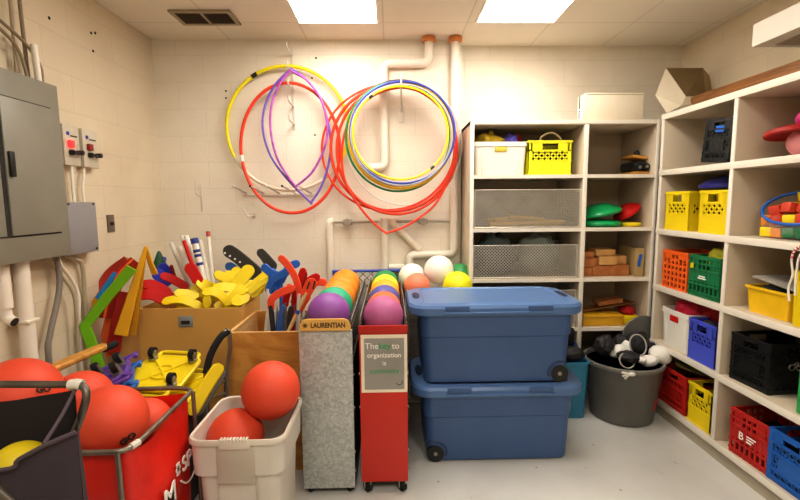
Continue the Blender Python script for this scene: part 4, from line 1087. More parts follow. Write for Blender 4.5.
for px, py, y, d, k, lab in ((412, 277, 3.155, .195, 'white', 'white ball beside the peach ball in the wire cart'), (439, 270, 3.10, .208, 'white', 'larger white ball in the middle of the wire cart'),
                             (417, 286, 2.965, .178, 'peach', 'peach ball in front of the white ball in the wire cart'), (457.5, 286, 2.962, .20, 'lemon', 'bright yellow ball with a dark mark in the wire cart'),
                             (460, 275, 3.145, .17, 'green', 'green ball behind the bright yellow ball in the wire cart')):
    p = at(px, py, y=y)
    b = ball(p, d, balls_m[k], lab)
    if k == 'lemon': text_mesh('N', .032, axes(p + V((.064, -.060, .030)), (.62, .62, 0), (-.2, -.35, .85), (.66, -.6, .46)), ink, b, name='mark', depth=.004)

# ------------------------------------------------------------------ teal tote and grey bin
t = thing('storage_bin', 'teal open plastic bin half behind the slate blue totes', 'bin', (1.15, 2.86, 0))
b = MB(); b.loft([rrect(.235, .18, .03, .001, 1.180, 2.905), rrect(.262, .205, .03, .385, 1.180, 2.905)], True, False)
b.loft([rrect(.252, .195, .03, .385, 1.180, 2.905), rrect(.228, .174, .03, .008, 1.180, 2.905)], False, True); b.build('bin_body', teal, t)
b = MB(); b.loft([rrect(.262, .205, .03, .372, 1.180, 2.905), rrect(.275, .215, .035, .375, 1.180, 2.905), rrect(.275, .215, .035, .392, 1.180, 2.905), rrect(.25, .192, .03, .392, 1.180, 2.905)], False, False); b.build('rim', teal, t)
bp = mat('black_pad', '211f20', .6, var=.25)
def pad(c, size, seed, m, label, cat='pad', rot=(0, 0, 0), name='pad', amp=.12):
    return MB().blob(c, size, seed, amp, 1.6, 4, None, Euler(rot).to_matrix().to_4x4()).single(name, m, label, cat, sharp=3)
pad((1.215, 2.87, .432), (.08, .06, .045), 2, bp, 'black pad lying across the near rim of the teal bin')
pad((1.185, 2.95, .52), (.07, .055, .09), 5, bp, 'tall black pad leaning up in the teal bin', rot=(0, .5, 0))
pad((1.27, 2.965, .43), (.025, .035, .05), 7, mat('navy_pad', '1d3e7a', .6), 'dark blue pad at the back of the teal bin')
pad((1.105, 2.96, .50), (.03, .04, .09), 9, red, 'red pad beside the tall black pad in the teal bin')
gx, gy = 1.564, 2.868
t = thing('trash_bin', 'round grey plastic bin full of black and white padding', 'bin', (gx, gy, 0))
MB().lathe([(.178, .001), (.196, .006), (.238, .355), (.242, .365), (.242, .385), (.228, .385), (.185, .02), (.001, .018)], (gx, gy, 0), 64).build('bin_body', trashg, t)
MB().lathe([(.240, .372), (.250, .374), (.253, .385), (.251, .398), (.245, .402), (.236, .398), (.234, .372)], (gx, gy, 0), 64).build('rim', mat('trash_rim', '7d7a72', .5), t)
st = at(652, 400, y=2.73)
sd = V((.68, -.73, 0)).normalized(); sc = V((gx, gy, 0)) + sd*.2065
t2 = V((-sd.y, sd.x, 0))
MB().loft([[V((gx, gy, z)) + (sd*math.cos(a) + t2*math.sin(a))*(.196+.042*(z-.006)/.349+.0015) for a in (-.13, -.05, .05, .13)] for z in (.10, .125, .15, .18)], False, False).build('label_sticker', mat('sticker_red', 'cf2f28', .5, var=.6, scale=40), t, label='red and white sticker')
knot = at(630, 374, y=2.632)
m = MB()
for dx, dz in ((-.05, -.012), (-.055, .012), (-.035, -.03)): m.tube(catmull([knot, knot + V((dx*.5, -.008, dz*.4+.004)), knot + V((dx, -.004, dz))], 6), .007, 8)
m.sphere(knot + V((.012, -.004, .0)), .016, seg=14, scale=(1.5, .8, .9)); m.single('cord_knot', white, 'knotted white cord hanging over the near rim of the grey bin', 'cord')
wp_ = mat('white_pad', 'e6e2d8', .6, var=.04)
def gpad(px, py, y, size, seed, m, label, rot=(0, 0, 0), amp=.1):
    return pad(at(px, py, y=y), size, seed, m, label, 'pad', rot, 'pad', amp)
gpad(660, 355, 2.80, (.072, .065, .06), 1, wp_, 'white rounded pad at the right side of the grey bin', (0, .5, 0))
gpad(649, 361, 2.76, (.055, .05, .035), 2, wp_, 'small white pad just left of the white rounded pad in the bin', (0, -.3, 0))
gpad(617, 351, 2.84, (.055, .05, .04), 3, wp_, 'white pad near the left side of the grey bin', (0, -.5, 0))
gpad(626, 347, 2.92, (.03, .05, .05), 4, wp_, 'narrow white pad in the middle of the grey bin', (0, .4, 0))
gpad(604, 345, 2.84, (.065, .055, .07), 6, bp, 'black glossy pad at the left rim of the grey bin', (0, .3, 0), .2)
gpad(622, 342, 2.98, (.06, .05, .05), 8, bp, 'black pad at the back of the grey bin', (0, .2, 0), .2)
gpad(638, 344, 2.90, (.07, .07, .085), 10, bp, 'tall black pad standing at the middle of the grey bin', (0, .1, 0), .22)
gpad(650, 350, 2.90, (.06, .06, .05), 13, bp, 'black pad between the tall black pad and the white rounded pad', (0, .1, 0), .2)
gpad(629, 357, 2.76, (.075, .06, .04), 15, bp, 'black pad under the near white ring in the grey bin', (0, .1, 0), .15)
gpad(642, 360, 2.72, (.028, .03, .022), 17, wp_, 'tiny white pad at the near rim of the grey bin')
p = at(627, 360, y=2.72); MB().torus(.047, .005, Matrix.Translation(p + V((0, 0, -.005))) @ Matrix.Rotation(-.5, 4, 'X'), 48, 10).single('ring', mat('pale_ring', 'a8a298', .4), 'pale ring leaning on the near rim of the grey bin', 'ring')
p = at(638, 345, y=2.82); MB().torus(.055, .005, Matrix.Translation(p) @ Matrix.Rotation(-.35, 4, 'X'), 48, 10, sx=1, sz=1.25).single('ring', mat('pale_ring', 'a8a298', .4), 'pale ring around the tall black pad in the grey bin', 'ring')
MB().lathe([(.001, 0), (.145, 0), (.15, .006), (.145, .012), (.001, .016)], (0, 0, 0), 48, Matrix.Translation((1.775, 3.016, .50)) @ Matrix.Rotation(PI/2, 4, 'X')).single('round_cover', trashg, 'round grey lid leaning up behind the grey bin', 'lid')

# ------------------------------------------------------------------ off-white tub with two red balls
def tub(x0, x1, y0, y1, h, label):
    cx, cy, w, d = (x0+x1)/2, (y0+y1)/2, x1-x0, y1-y0
    t = thing('storage_tub', label, 'tub', (cx, cy, 0))
    b = MB()
    b.loft([rrect(w*.76, d*.80, .04, .001, cx, cy), rrect(w*.84, d*.88, .045, h*.70, cx, cy), rrect(w*.94, d*.94, .05, h*.715, cx, cy), rrect(w*.965, d*.965, .055, h*.97, cx, cy)], True, False)
    b.loft([rrect(w*.94, d*.94, .055, h*.97, cx, cy), rrect(w*.82, d*.86, .045, h*.70, cx, cy), rrect(w*.74, d*.78, .04, .01, cx, cy)], False, True)
    b.build('tub_body', offwh, t, sharp=.5)
    b = MB(); b.loft([rrect(w*.965, d*.965, .055, h*.955, cx, cy), rrect(w, d, .06, h*.96, cx, cy), rrect(w*1.005, d*1.005, .06, h*.985, cx, cy), rrect(w*.985, d*.985, .06, h, cx, cy), rrect(w*.935, d*.935, .055, h*.995, cx, cy), rrect(w*.93, d*.93, .055, h*.95, cx, cy)], False, False)
    b.build('rim', mat('tub_rim', 'd8cfbf', .4), t)
    b = MB().box(cx-.075, cx+.075, y0+.004, y0+.03, h*.66, h*.95, .006)
    b.build('grip_recess', mat('tub_shade', 'bfb5a4', .45), t)
    b = MB()
    for k in range(9): b.box(cx-.056+k*.0125, cx-.048+k*.0125, y0-.002, y0+.02, h*.985, h*1.01, .001)
    b.box(cx-.06, cx+.06, y0-.002, y0+.012, h*.93, h*.985, .003)
    b.build('grip', mat('tub_rim', 'd8cfbf', .4), t)
    for s in (-1, 1):
        MB().box(cx+s*.075-.006, cx+s*.075+.006, y0+.022, y0+.04, .0+.02, h*.68, .003, ).build('rib', mat('tub_shade', 'bfb5a4', .45), t)
    return t
tub(-.815, -.425, 1.65, 2.062, .538, 'off-white open plastic tub holding two red balls')
ball(at(236, 437, y=1.835), .238, rubred, 'red rubber ball low in the off-white tub, at its near rim')
ball(at(271, 390, y=1.905), .254, rubred, 'red rubber ball on top in the off-white tub, against the plywood box')

# ------------------------------------------------------------------ plywood box of hockey sticks
px0, px1, pyf, pyb, ph = -.868, -.462, 2.30, 2.78, .775
t = thing('plywood_box', 'open plywood box of hockey sticks beside the grey ball rack', 'box', ((px0+px1)/2, 2.54, 0))
MB().box(px0, px1, pyf, pyf+.018, .0, ph).build('front_panel', plywood, t, smooth=False)
MB().box(px0, px1, pyb-.018, pyb, .0, ph).build('rear_panel', plywood, t, smooth=False)
for x, mm in ((px0, plyedge), (px1-.018, plywood)): MB().box(x, x+.018, pyf+.018, pyb-.018, 0, ph).build('side_panel', mm, t, smooth=False)
MB().box(px0+.018, px1-.018, pyf+.018, pyb-.018, .0, .018).build('base', plywood, t, smooth=False)
m = MB()
for a in ((px0, px1, pyf, pyf+.018), (px0, px1, pyb-.018, pyb), (px0, px0+.018, pyf+.018, pyb-.018), (px1-.018, px1, pyf+.018, pyb-.018)): m.box(*a, ph, ph+.003)
m.build('edge_trim', plyedge, t, smooth=False)

shaft_m = dict(white=white, black=mat('shaft_black', '2a2a2c', .5), blue=mat('shaft_blue', '3a6fc0', .4), red=red, wood=palew, grey=mat('shaft_grey', '6d6f73', .5))
def stick(label, blade_px, y, bm_, shaft_to, sm, w=.05, t_=.012, dy=0.0, group=None, nrm=(0, -1, .15), sr=.0115, extra=None):
    """hockey stick standing blade up: blade along surveyed points, shaft from the heel down into a box"""
    pts = [at(px, py, y=y + dy*k/(max(1, len(blade_px)-1))) for k, (px, py) in enumerate(blade_px)]
    foot = V(shaft_to)
    t = thing('hockey_stick', label, 'hockey stick', foot, group=group)
    MB().ribbon(pts, (w, w*.8), t_, nrm, True, False).build('blade', bm_, t)
    heel = pts[-1]; d = (foot-heel).normalized()
    MB().tube([heel - d*.02, heel + d*.03, foot], [sr*.9, sr, sr], 10).build('shaft', sm, t)
    if extra: extra(t, heel, foot, d)
    return t
def tape(mm, s0, s1, r=.0135):
    def f(t, heel, foot, d): MB().tube([heel + d*s0, heel + d*s1], r, 10).build('tape', mm, t)
    return f
FZ = .036
stick('hockey stick with a long orange red blade rising highest in the plywood box', [(279, 256), (287, 264), (295, 277), (299, 291), (299, 297)], 2.42, redorange, (-.585, 2.45, FZ), shaft_m['white'], .042)
stick('hockey stick with an orange blade and black shaft at the front of the plywood box', [(295, 287), (282, 292), (272, 299), (271, 306), (271, 309)], 2.36, redorange, (-.60, 2.36, FZ), shaft_m['black'], .045, sr=.014)
def slots(t, heel, foot, d):
    m = MB()
    for (xa, ya), (xb, yb) in (((309.5, 282), (307, 289)), ((315, 281), (313, 289))):
        m.bar(at(xa, ya, y=2.334), at(xb, yb, y=2.334), .008, .002)
    m.build('slot', brownblk, t, smooth=False)
    MB().tube([heel + d*.085, heel + d*.105], .0125, 10).build('tape', blue, t, label='blue tape')
stick('slotted orange paddle with a pale wooden handle and blue tape', [(314, 279), (309, 288), (305, 296)], 2.345, redorange, (-.665, 2.345, .55), palew, .068, .008, extra=slots, nrm=(0, -1, 0), sr=.010)
stick('red hockey blade with a grey shaft, just right of the front black shafted stick', [(291, 284), (287, 295), (285, 306)], 2.46, red, (-.64, 2.46, FZ), shaft_m['grey'], .045)
stick('red hockey blade standing behind the long orange red blade', [(304, 268), (300, 280), (293, 303)], 2.50, red, (-.615, 2.5, FZ), shaft_m['red'], .04)
stick('dark red hockey blade at the right back of the plywood box', [(304, 270), (302, 280), (296, 296)], 2.60, mat('dark_red_plastic', 'a51c1e', .4), (-.66, 2.6, FZ), shaft_m['black'], .05)
stick('red hockey blade leaning right towards the violet ball', [(320, 276), (312, 279), (303, 285), (298, 296)], 2.66, red, (-.66, 2.66, FZ), shaft_m['white'], .05)
stick('orange hockey blade low behind the slotted paddle', [(309, 294), (304, 302), (299, 312)], 2.54, redorange, (-.60, 2.54, FZ), shaft_m['white'], .045)
stick('blue hockey blade crossing at the left of the plywood box', [(262, 265), (270, 272), (279, 277), (276, 290)], 2.63, blue, (-.74, 2.63, FZ), shaft_m['blue'], .05)
stick('blue hockey blade pointing right over the plywood box', [(289, 271), (281, 275), (272, 281), (268, 292)], 2.57, blue, (-.72, 2.57, FZ), shaft_m['white'], .05)
stick('blue hockey blade raised behind the long orange red blade', [(300, 263), (293, 265), (287, 270), (281, 282)], 2.70, blue, (-.70, 2.7, FZ), shaft_m['blue'], .05)
stick('blue hockey blade upright at the left end of the plywood box', [(273, 268), (272, 280), (271, 297)], 2.68, blue, (-.79, 2.68, FZ), shaft_m['white'], .05)
stick('white shafted stick at the left front corner of the plywood box', [(272, 296), (269, 304), (268, 312)], 2.45, mat('pale_white_blade', 'e9e5dc', .4), (-.80, 2.45, FZ), shaft_m['white'], .026, sr=.012)
stick('blue shafted stick standing between red ones in the plywood box', [(283, 305), (281, 313), (280, 318)], 2.40, shaft_m['blue'], (-.69, 2.40, FZ), shaft_m['blue'], .028)

stick('red hockey blade crossing low behind the violet ball', [(327, 283), (318, 282), (308, 286), (302, 298)], 2.74, redorange, (-.63, 2.74, FZ), shaft_m['black'], .05)
stick('broad red hockey blade in the middle of the plywood box', [(297, 284), (296, 293), (295, 305)], 2.55, red, (-.70, 2.55, FZ), shaft_m['grey'], .055)
stick('red orange hockey blade behind the slotted paddle, pointing up', [(302, 275), (305, 284), (302, 296)], 2.72, redorange, (-.53, 2.70, FZ), shaft_m['white'], .05)
stick('white shafted stick in front of the blue blades in the plywood box', [(277, 297), (275, 306), (274, 314)], 2.52, mat('pale_white_blade', 'e9e5dc', .4), (-.76, 2.52, FZ), shaft_m['white'], .03, sr=.014)
stick('black shafted stick with a white grip strip in the plywood box', [(292, 306), (290, 314), (289, 320)], 2.38, shaft_m['black'], (-.58, 2.40, FZ), shaft_m['black'], .032, sr=.013)

# ------------------------------------------------------------------ cardboard box of yellow blades
cx0, cx1, cyf, cyb, ch = -1.515, -.895, 2.62, 2.985, .835
t = thing('cardboard_box', 'large open brown cardboard box heaped with yellow hockey blades', 'box', ((cx0+cx1)/2, 2.8, 0))
MB().box(cx0, cx1, cyf, cyf+.008, .0, ch).build('front_panel', card, t, smooth=False)
MB().box(cx0, cx1, cyb-.008, cyb, .0, ch).build('rear_panel', card, t, smooth=False)
for x in (cx0, cx1-.008): MB().box(x, x+.008, cyf+.008, cyb-.008, .0, ch).build('side_panel', card, t, smooth=False)
MB().box(cx0+.008, cx1-.008, cyf+.008, cyb-.008, .0, .01).build('base', card, t, smooth=False)
MB().loft([[V((cx1, cyf, ch)), V((cx1, cyb, ch)), V((cx1+.02, cyb, ch+.045)), V((cx1+.005, cyf, ch+.005))], [V((cx1-.006, cyf, ch)), V((cx1-.006, cyb, ch)), V((cx1+.014, cyb, ch+.045)), V((cx1-.001, cyf, ch+.005))]]).build('flap', cardl, t, smooth=False, label='raised right flap')
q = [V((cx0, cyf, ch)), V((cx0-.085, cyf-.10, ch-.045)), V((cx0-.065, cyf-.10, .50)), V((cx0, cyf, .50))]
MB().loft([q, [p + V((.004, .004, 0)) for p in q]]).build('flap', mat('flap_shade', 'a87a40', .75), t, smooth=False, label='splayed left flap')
hz = at(186, 321, y=cyf)
h = MB().box(hz.x-.042, hz.x+.042, cyf-.008, cyf-.0005, hz.z-.035, hz.z+.032, .006); h.build('hand_hole', mat('hole_ring', '9aa09c', .4), t, label='grey handle fitting')
MB().box(hz.x-.026, hz.x+.026, cyf-.0095, cyf-.008, hz.z-.018, hz.z+.004, .001).build('slot', brownblk, t)
# the heap: rounded blades, each lying where it is seen
def blade(pts, y, m, label, group=None, w=.062, t_=.012, dy=.06, nrm=(0, -.8, .6), name='hockey_stick', w2=None):
    n = len(pts)-1
    P = [at(px, py, y=y + dy*k/n) for k, (px, py) in enumerate(pts)]
    return MB().ribbon(P, (w, w2 or w), t_, nrm).single(name, m, label, 'hockey blade', group)
Yg = 'yellow hockey blades heaped in the cardboard box'
heap = [
    ([(162, 303), (171, 300), (184, 300), (198, 306), (203, 311)], 2.66, 'yellow arched blade at the front left of the yellow heap', .058, (0, -.7, .7)),
    ([(174, 293), (186, 294), (199, 296)], 2.70, 'yellow blade lying level at the left end of the yellow heap', .062, (0, -.8, .6)),
    ([(196, 283), (204, 285), (214, 292)], 2.76, 'broad yellow blade behind the level left one in the heap', .075, (0, -.8, .6)),
    ([(202, 293), (214, 292), (225, 299), (231, 310)], 2.65, 'yellow curved blade at the middle front of the heap', .055, (.2, -.8, .6)),
    ([(214, 273), (224, 278), (238, 288)], 2.80, 'yellow blade slanting down right across the top of the heap', .060, (.2, -.8, .5)),
    ([(234, 288), (243, 277), (252, 266)], 2.79, 'broad yellow blade raised highest at the heap centre', .085, (.1, -1, .3)),
    ([(231, 279), (235, 273), (238, 267)], 2.86, 'yellow blade tip peeking behind the broad raised blade', .06, (0, -1, .3)),
    ([(246, 291), (256, 281), (269, 270)], 2.74, 'narrow yellow blade pointing up right at the right of the heap', .034, (.3, -.8, .3)),
    ([(251, 287), (262, 280), (273, 279)], 2.79, 'yellow blade with a rounded end over the box right edge', .05, (0, -.8, .6)),
    ([(232, 304), (241, 299), (250, 296)], 2.67, 'broad yellow blade at the right front of the heap', .085, (0, -.75, .6)),
    ([(212, 289), (225, 287), (240, 290)], 2.73, 'yellow blade lying level across the heap centre', .065, (0, -.8, .6)),
    ([(220, 300), (229, 296), (238, 294)], 2.70, 'yellow blade under the broad right front one', .055, (0, -.8, .6)),
    ([(208, 308), (207, 302), (206, 296)], 2.67, 'short upright yellow blade in the heap front', .05, (0, -1, .2)),
    ([(243, 286), (250, 284), (258, 285)], 2.84, 'yellow blade low behind the narrow pointing one', .06, (0, -.8, .6)),
    ([(176, 303), (190, 306), (204, 308)], 2.72, 'yellow blade lowest at the left front of the heap', .07, (0, -.7, .7)),
    ([(214, 306), (226, 306), (240, 304)], 2.72, 'yellow blade lowest at the middle front of the heap', .08, (0, -.7, .7)),
    ([(190, 288), (205, 292), (218, 299)], 2.83, 'yellow blade buried at the back of the heap', .07, (0, -.8, .6)),
    ([(252, 297), (259, 287), (266, 277)], 2.70, 'yellow blade standing at the right front corner of the heap', .055, (.2, -1, .3)),
    ([(258, 294), (264, 284), (272, 275)], 2.83, 'yellow blade standing by the box right edge, behind another', .045, (.2, -1, .3)),
    ([(249, 293), (260, 284), (274, 276)], 2.66, 'narrow yellow blade reaching farthest over the box right edge', .040, (.3, -.9, .3)),
    ([(238, 294), (248, 288), (260, 290)], 2.72, 'yellow blade lying across the right middle of the heap', .055, (0, -.8, .6)),
    ([(222, 286), (226, 278), (231, 271)], 2.83, 'yellow blade standing left of the highest broad blade', .055, (0, -1, .2)),
    ([(198, 297), (208, 288), (216, 284)], 2.80, 'yellow blade rising between the left level blades of the heap', .06, (0, -.8, .5)),
    ([(226, 305), (236, 293), (243, 285)], 2.69, 'yellow blade slanting up through the heap front', .05, (.2, -.9, .4)),
    ([(225, 281), (238, 283), (250, 291)], 2.88, 'yellow blade buried behind the raised broad blade', .07, (0, -.8, .6)),
]
for pts, y, lab, w, nr in heap: blade(pts, y, yellow, lab, Yg, w, nrm=nr)
Rg = 'red hockey blades at the left of the cardboard box'
for pts, y, lab, w in (([(140, 285), (153, 285), (171, 295)], 2.70, 'broad red blade at the left edge of the cardboard box', .065),
                       ([(160, 275), (172, 279), (188, 288)], 2.80, 'red blade slanting down behind the broad left one', .055),
                       ([(138, 296), (152, 294), (168, 301)], 2.66, 'red blade lowest at the left edge of the cardboard box', .075),
                       ([(153, 296), (162, 292), (174, 300)], 2.73, 'red blade tucked under the yellow level one', .06)):
    blade(pts, y, red, lab, Rg, w)
def long_stick(pa, pb, y0, y1, r, m, label, cat='stick', capm=None, name='hockey_stick', foot=True):
    a = at(*pa, y=y0); b = at(*pb, y=y1); d = (b-a).normalized(); e = b + d*.12
    t = thing(name, label, cat, e)
    MB().tube([a, e], r, 10).build('shaft', m, t)
    if capm: MB().tube([a - d*.004, a + d*.03], r*1.15, 10).build('end_cap', capm, t)
    return t
long_stick((171, 243), (186, 278), 2.93, 2.90, .015, mat('dull_white', 'ded8ca', .5), 'dull white stick leaning farthest left in the cardboard box')
long_stick((179, 247), (190, 272), 2.88, 2.87, .017, white, 'thick white stick just left of the red shafted one')
long_stick((182, 236), (187, 252), 2.95, 2.93, .016, white, 'white capped stick behind the red shaft, left of a pair')
long_stick((186, 236), (193, 256), 2.92, 2.90, .016, white, 'white capped stick behind the red shaft, right of a pair')
t = long_stick((194, 239), (203, 278), 2.86, 2.84, .021, white, 'thick white stick with blue printed bands', capm=mat('print_blue', '2c3f8c', .4))
a, b = at(194, 239, y=2.86), at(203, 278, y=2.84); d = (b-a).normalized()
for s in (.07, .10, .155): MB().tube([a + d*s, a + d*(s+.018)], .0217, 12).build('printed_band', mat('print_blue', '2c3f8c', .4), t)
long_stick((200, 240), (208, 280), 2.93, 2.9, .016, mat('dull_white', 'cfc6b4', .5), 'dull white stick right of the blue banded one')
long_stick((208, 232), (213, 282), 2.955, 2.92, .012, white, 'thin white stick with a red tip standing tallest', capm=mat('tip_red', 'c8554a', .5))
t = thing('hockey_stick', 'red hockey stick upside down in the cardboard box', 'hockey stick', at(199, 290, y=2.78))
MB().ribbon([at(187, 264, y=2.79), at(193, 272, y=2.785), at(200, 284, y=2.78)], (.075, .065), .012, (.2, -1, .3)).build('blade', red, t)
MB().tube([at(184, 241, y=2.84), at(192, 264, y=2.80), at(197, 280, y=2.79)], .012, 10).build('shaft', red, t)
bkb = mat('black_blade', '3b3835', .45)
t = thing('hockey_stick', 'big black blade with a row of white holes behind the yellow heap', 'hockey blade', at(258, 274, y=2.9))
P = [at(224, 248, y=2.93), at(238, 257, y=2.92), at(260, 276, y=2.90)]
MB().ribbon(P, (.085, .09), .012, (0, -1, .1)).build('blade', bkb, t)
m = MB()
for px, py in ((225, 253), (230, 256), (235, 259), (240, 262)): p = at(px, py, y=2.905); m.cyl(p, p + V((0, -.004, 0)), .007, n=12)
m.build('hole', whiteink, t)
blade([(258, 250), (264, 256), (275, 270)], 2.93, bkb, 'smaller black blade right of the big holed black one', None, .055, w2=.075, dy=-.02, nrm=(0, -1, .1))
blade([(226, 264), (238, 272), (256, 287)], 2.945, mat('mid_blue_blade', '2f62a8', .4), 'blue blade lying under the big black holed blade', None, .06, dy=-.02)
blade([(153, 271), (160, 276), (170, 285)], 2.84, mat('royal_blue_blade', '4350d6', .4), 'royal blue blade behind the red ones, lower of two', None, .075)
blade([(160, 264), (165, 270), (172, 280)], 2.90, mat('royal_blue_blade', '4350d6', .4), 'royal blue blade behind the red ones, upper of two', None, .065)
blade([(154, 268), (160, 261), (166, 258)], 2.93, periw, 'periwinkle blade crossing under the dark green cone', None, .05)
blade([(171, 265), (174, 275), (178, 285)], 2.90, mat('dark_red_plastic', 'a51c1e', .4), 'slim dark red blade beside the royal blue ones', None, .022)
cb = at(160, 268, y=2.955); ct = at(159, 251, y=2.955)
MB().lathe([(.052, -.03), (.050, 0), (.012, ct.z-cb.z-.01), (.006, ct.z-cb.z), (.001, ct.z-cb.z)], cb, 28).single('marker_cone', mat('forest_green', '1e5a3e', .5), 'dark green cone tip behind the blue blades', 'cone')

# ------------------------------------------------------------------ coloured frames leaning at the left wall
def strip(pts, ys, w, t_, m, label, nrm=(.5, -.85, 0), cat='frame', name='play_frame', smooth=0, r0=False, r1=False, group=None):
    P = [at(px, py, y=yy) for (px, py), yy in zip(pts, ys)]
    return MB().ribbon(P, w, t_, nrm, r0, r1, smooth).single(name, m, label, cat, group)
strip([(132, 268), (108, 296), (85, 326), (93, 348), (101, 372)], (2.42, 2.40, 2.36, 2.37, 2.38), .055, .014, lime, 'bent lime green frame leaning on the left wall, nearest of the frames')
t = thing('play_frame', 'tall narrow yellow A-shaped frame beside the cardboard box', 'frame', at(135, 330, y=2.5))
amber = mat('amber_plastic', 'e6ab1c', .42)
P = [at(146, 247, y=2.54), at(133, 292, y=2.50), at(121, 335, y=2.46)]
MB().ribbon(P, (.018, .07), .018, (.3, -1, 0), False, False, 0).build('leg', amber, t)
P = [at(146, 247, y=2.56), at(140, 290, y=2.54), at(133, 335, y=2.52)]
MB().ribbon(P, (.014, .03), .018, (.3, -1, 0), False, False, 0).build('leg', mat('amber_dark', 'c98d14', .42), t)
P = [at(146, 247, y=2.55), at(150, 262, y=2.60), at(155, 274, y=2.63)]
MB().ribbon(P, (.016, .035), .018, (.3, -1, 0), False, False, 0).build('leg', amber, t)
strip([(136, 261), (122, 275), (112, 294), (106, 318)], (2.58, 2.55, 2.52, 2.50), .07, .012, mat('deep_red_plastic', 'c22a18', .42), 'red curved frame behind the lime green one, inner of two', smooth=5)
strip([(133, 259), (126, 266), (116, 278), (108, 300), (104, 318)], (2.565, 2.54, 2.515, 2.49, 2.47), .012, .02, orange, 'orange curved strip between the two red frames', smooth=5)
strip([(128, 260), (112, 272), (103, 286), (98, 304)], (2.64, 2.62, 2.60, 2.57), .06, .012, mat('brick_plastic', 'b8392a', .42), 'brick red curved frame outermost by the left wall', smooth=5)
strip([(118, 274), (108, 288), (100, 300)], (2.53, 2.50, 2.48), .055, .012, mat('azure_plastic', '1f7ec4', .42), 'azure blue strip behind the lime green frame')
strip([(103, 293), (97, 302), (93, 318)], (2.55, 2.53, 2.52), .05, .012, amber, 'small amber strip end below the azure blue one')
strip([(124, 258), (127, 262), (128, 270)], (2.66, 2.66, 2.66), .045, .012, mat('moss_plastic', '8fae2c', .42), 'moss green strip tip peeking above the red frames', r0=True)
strip([(125, 292), (118, 322), (113, 352)], (2.52, 2.50, 2.48), .07, .012, mat('darker_red_panel', 'a81f14', .42), 'red flat panel standing under the curved red frames')
strip([(110, 318), (106, 335), (112, 356)], (2.56, 2.54, 2.53), .05, .012, orange, 'orange frame piece low between the lime frame and red panel')

# ------------------------------------------------------------------ wooden handle, scooters, hand truck
t = thing('wooden_bar', 'varnished wooden bar slanting from the left balls towards the lime frame', 'bar', at(78, 358, y=1.9))
a, b = at(40, 374, y=1.78), at(105, 346, y=2.12)
MB().ribbon([a, b], (.055, .05), .028, (0, -.35, 1), False, True, 0).build('bar', boardw, t)
dd = (b-a).normalized()
MB().tube([b - dd*.01 + V((0, .0, -.012)), b + dd*.07 + V((0, 0, -.012))], .017, 12).build('socket', blackr, t)

def scooter(label, M, m, handles=True, w=.32, d=.29, cast=True, name='scooter_board'):
    loc = M.to_translation(); t = thing(name, label, 'scooter board', loc, rot=M.to_euler())
    b = MB(); b.loft([rrect(w, d, .05, -.012), rrect(w+.012, d+.012, .055, -.004), rrect(w+.012, d+.012, .055, .006), rrect(w-.006, d-.006, .05, .012), rrect(w-.05, d-.05, .04, .004)])
    b.build('board', m, t, world=False, sharp=.5)
    rb = MB()
    for a in (PI/4, -PI/4): rb.box(-.16, .16, -.006, .006, .002, .011, .001, Matrix.Rotation(a, 4, 'Z'))
    rb.torus(.05, .005, Matrix.Translation((0, 0, .007)) @ Matrix.Rotation(PI/2, 4, 'X'), 32, 6)
    rb.build('rib', m, t, world=False)
    for s in (-1, 1):
        MB().tube(rounded([(-.105, s*d*.47, 0), (-.105, s*(d*.5+.035), 0), (.105, s*(d*.5+.035), 0), (.105, s*d*.47, 0)], .03), .010, 10).build('handle', m, t, world=False)
    if cast:
        for sx in (-1, 1):
            for sy in (-1, 1):
                x, y = sx*(w/2-.035), sy*(d/2-.035)
                f = MB().cyl((x, y, .008), (x, y, .022), .022, n=18).box(x-.016, x-.012, y-.012, y+.018, .02, .048).box(x+.012, x+.016, y-.012, y+.018, .02, .048).build('caster', chrome, t, world=False)
                w_ = MB().cyl((x-.0115, y+.008, .046), (x+.0115, y+.008, .046), .024, n=24).build('wheel', blackr, f, world=False)
                MB().cyl((x-.014, y+.008, .046), (x+.014, y+.008, .046), .011, n=14).build('hub', chrome, w_, world=False)
    return t
c = at(163, 375, y=2.09)
base_z = c.z
scooter('yellow scooter board lying upside down with its wheels in the air', Matrix.Translation(c + V((0, 0, .01))) @ Euler((.30, .02, -.13)).to_matrix().to_4x4(), yellow, w=.28, d=.25)
scooter('yellow scooter board underneath the upturned yellow one', Matrix.Translation(c + V((.035, -.01, -.072))) @ Euler((.28, .02, -.2)).to_matrix().to_4x4(), yellow, w=.28, d=.25, cast=False)
c2 = at(110, 376, y=1.97)
scooter('purple scooter board upside down beside the yellow ones', Matrix.Translation(c2) @ Euler((.15, -.40, .35)).to_matrix().to_4x4(), purple, w=.165, d=.165)
scooter('blue scooter board tucked under the purple one', Matrix.Translation(c2 + V((.015, .0, -.04))) @ Euler((.15, -.36, .38)).to_matrix().to_4x4(), mat('sky_blue_plastic', '3b77c8', .4), w=.165, d=.165, cast=False)
MB().box(-1.50, -.98, 1.98, 2.30, .001, .50, .01).single('storage_tote', mat('dark_tote', '3a3634', .6), 'dark bin under the scooter boards in the shadow', 'tote')
t = thing('scooter_board', 'yellow scooter board standing on edge against the hand truck', 'scooter board', at(190, 415, y=1.98))
MB().ribbon([at(221, 364, y=2.09), at(206, 387, y=2.03), at(190, 415, y=1.96)], .062, .022, (.45, -.85, .2), True, True).build('board', yellow, t)
MB().ribbon([at(224, 370, y=2.12), at(211, 390, y=2.06), at(197, 415, y=2.0)], .045, .02, (.45, -.85, .2), True, True).build('underside', mat('slot_grey', '6d6a64', .6), t)
t = thing('hand_truck', 'folding hand truck with a black foam grip leaning between the boxes', 'hand truck', (-.86, 2.15, 0))
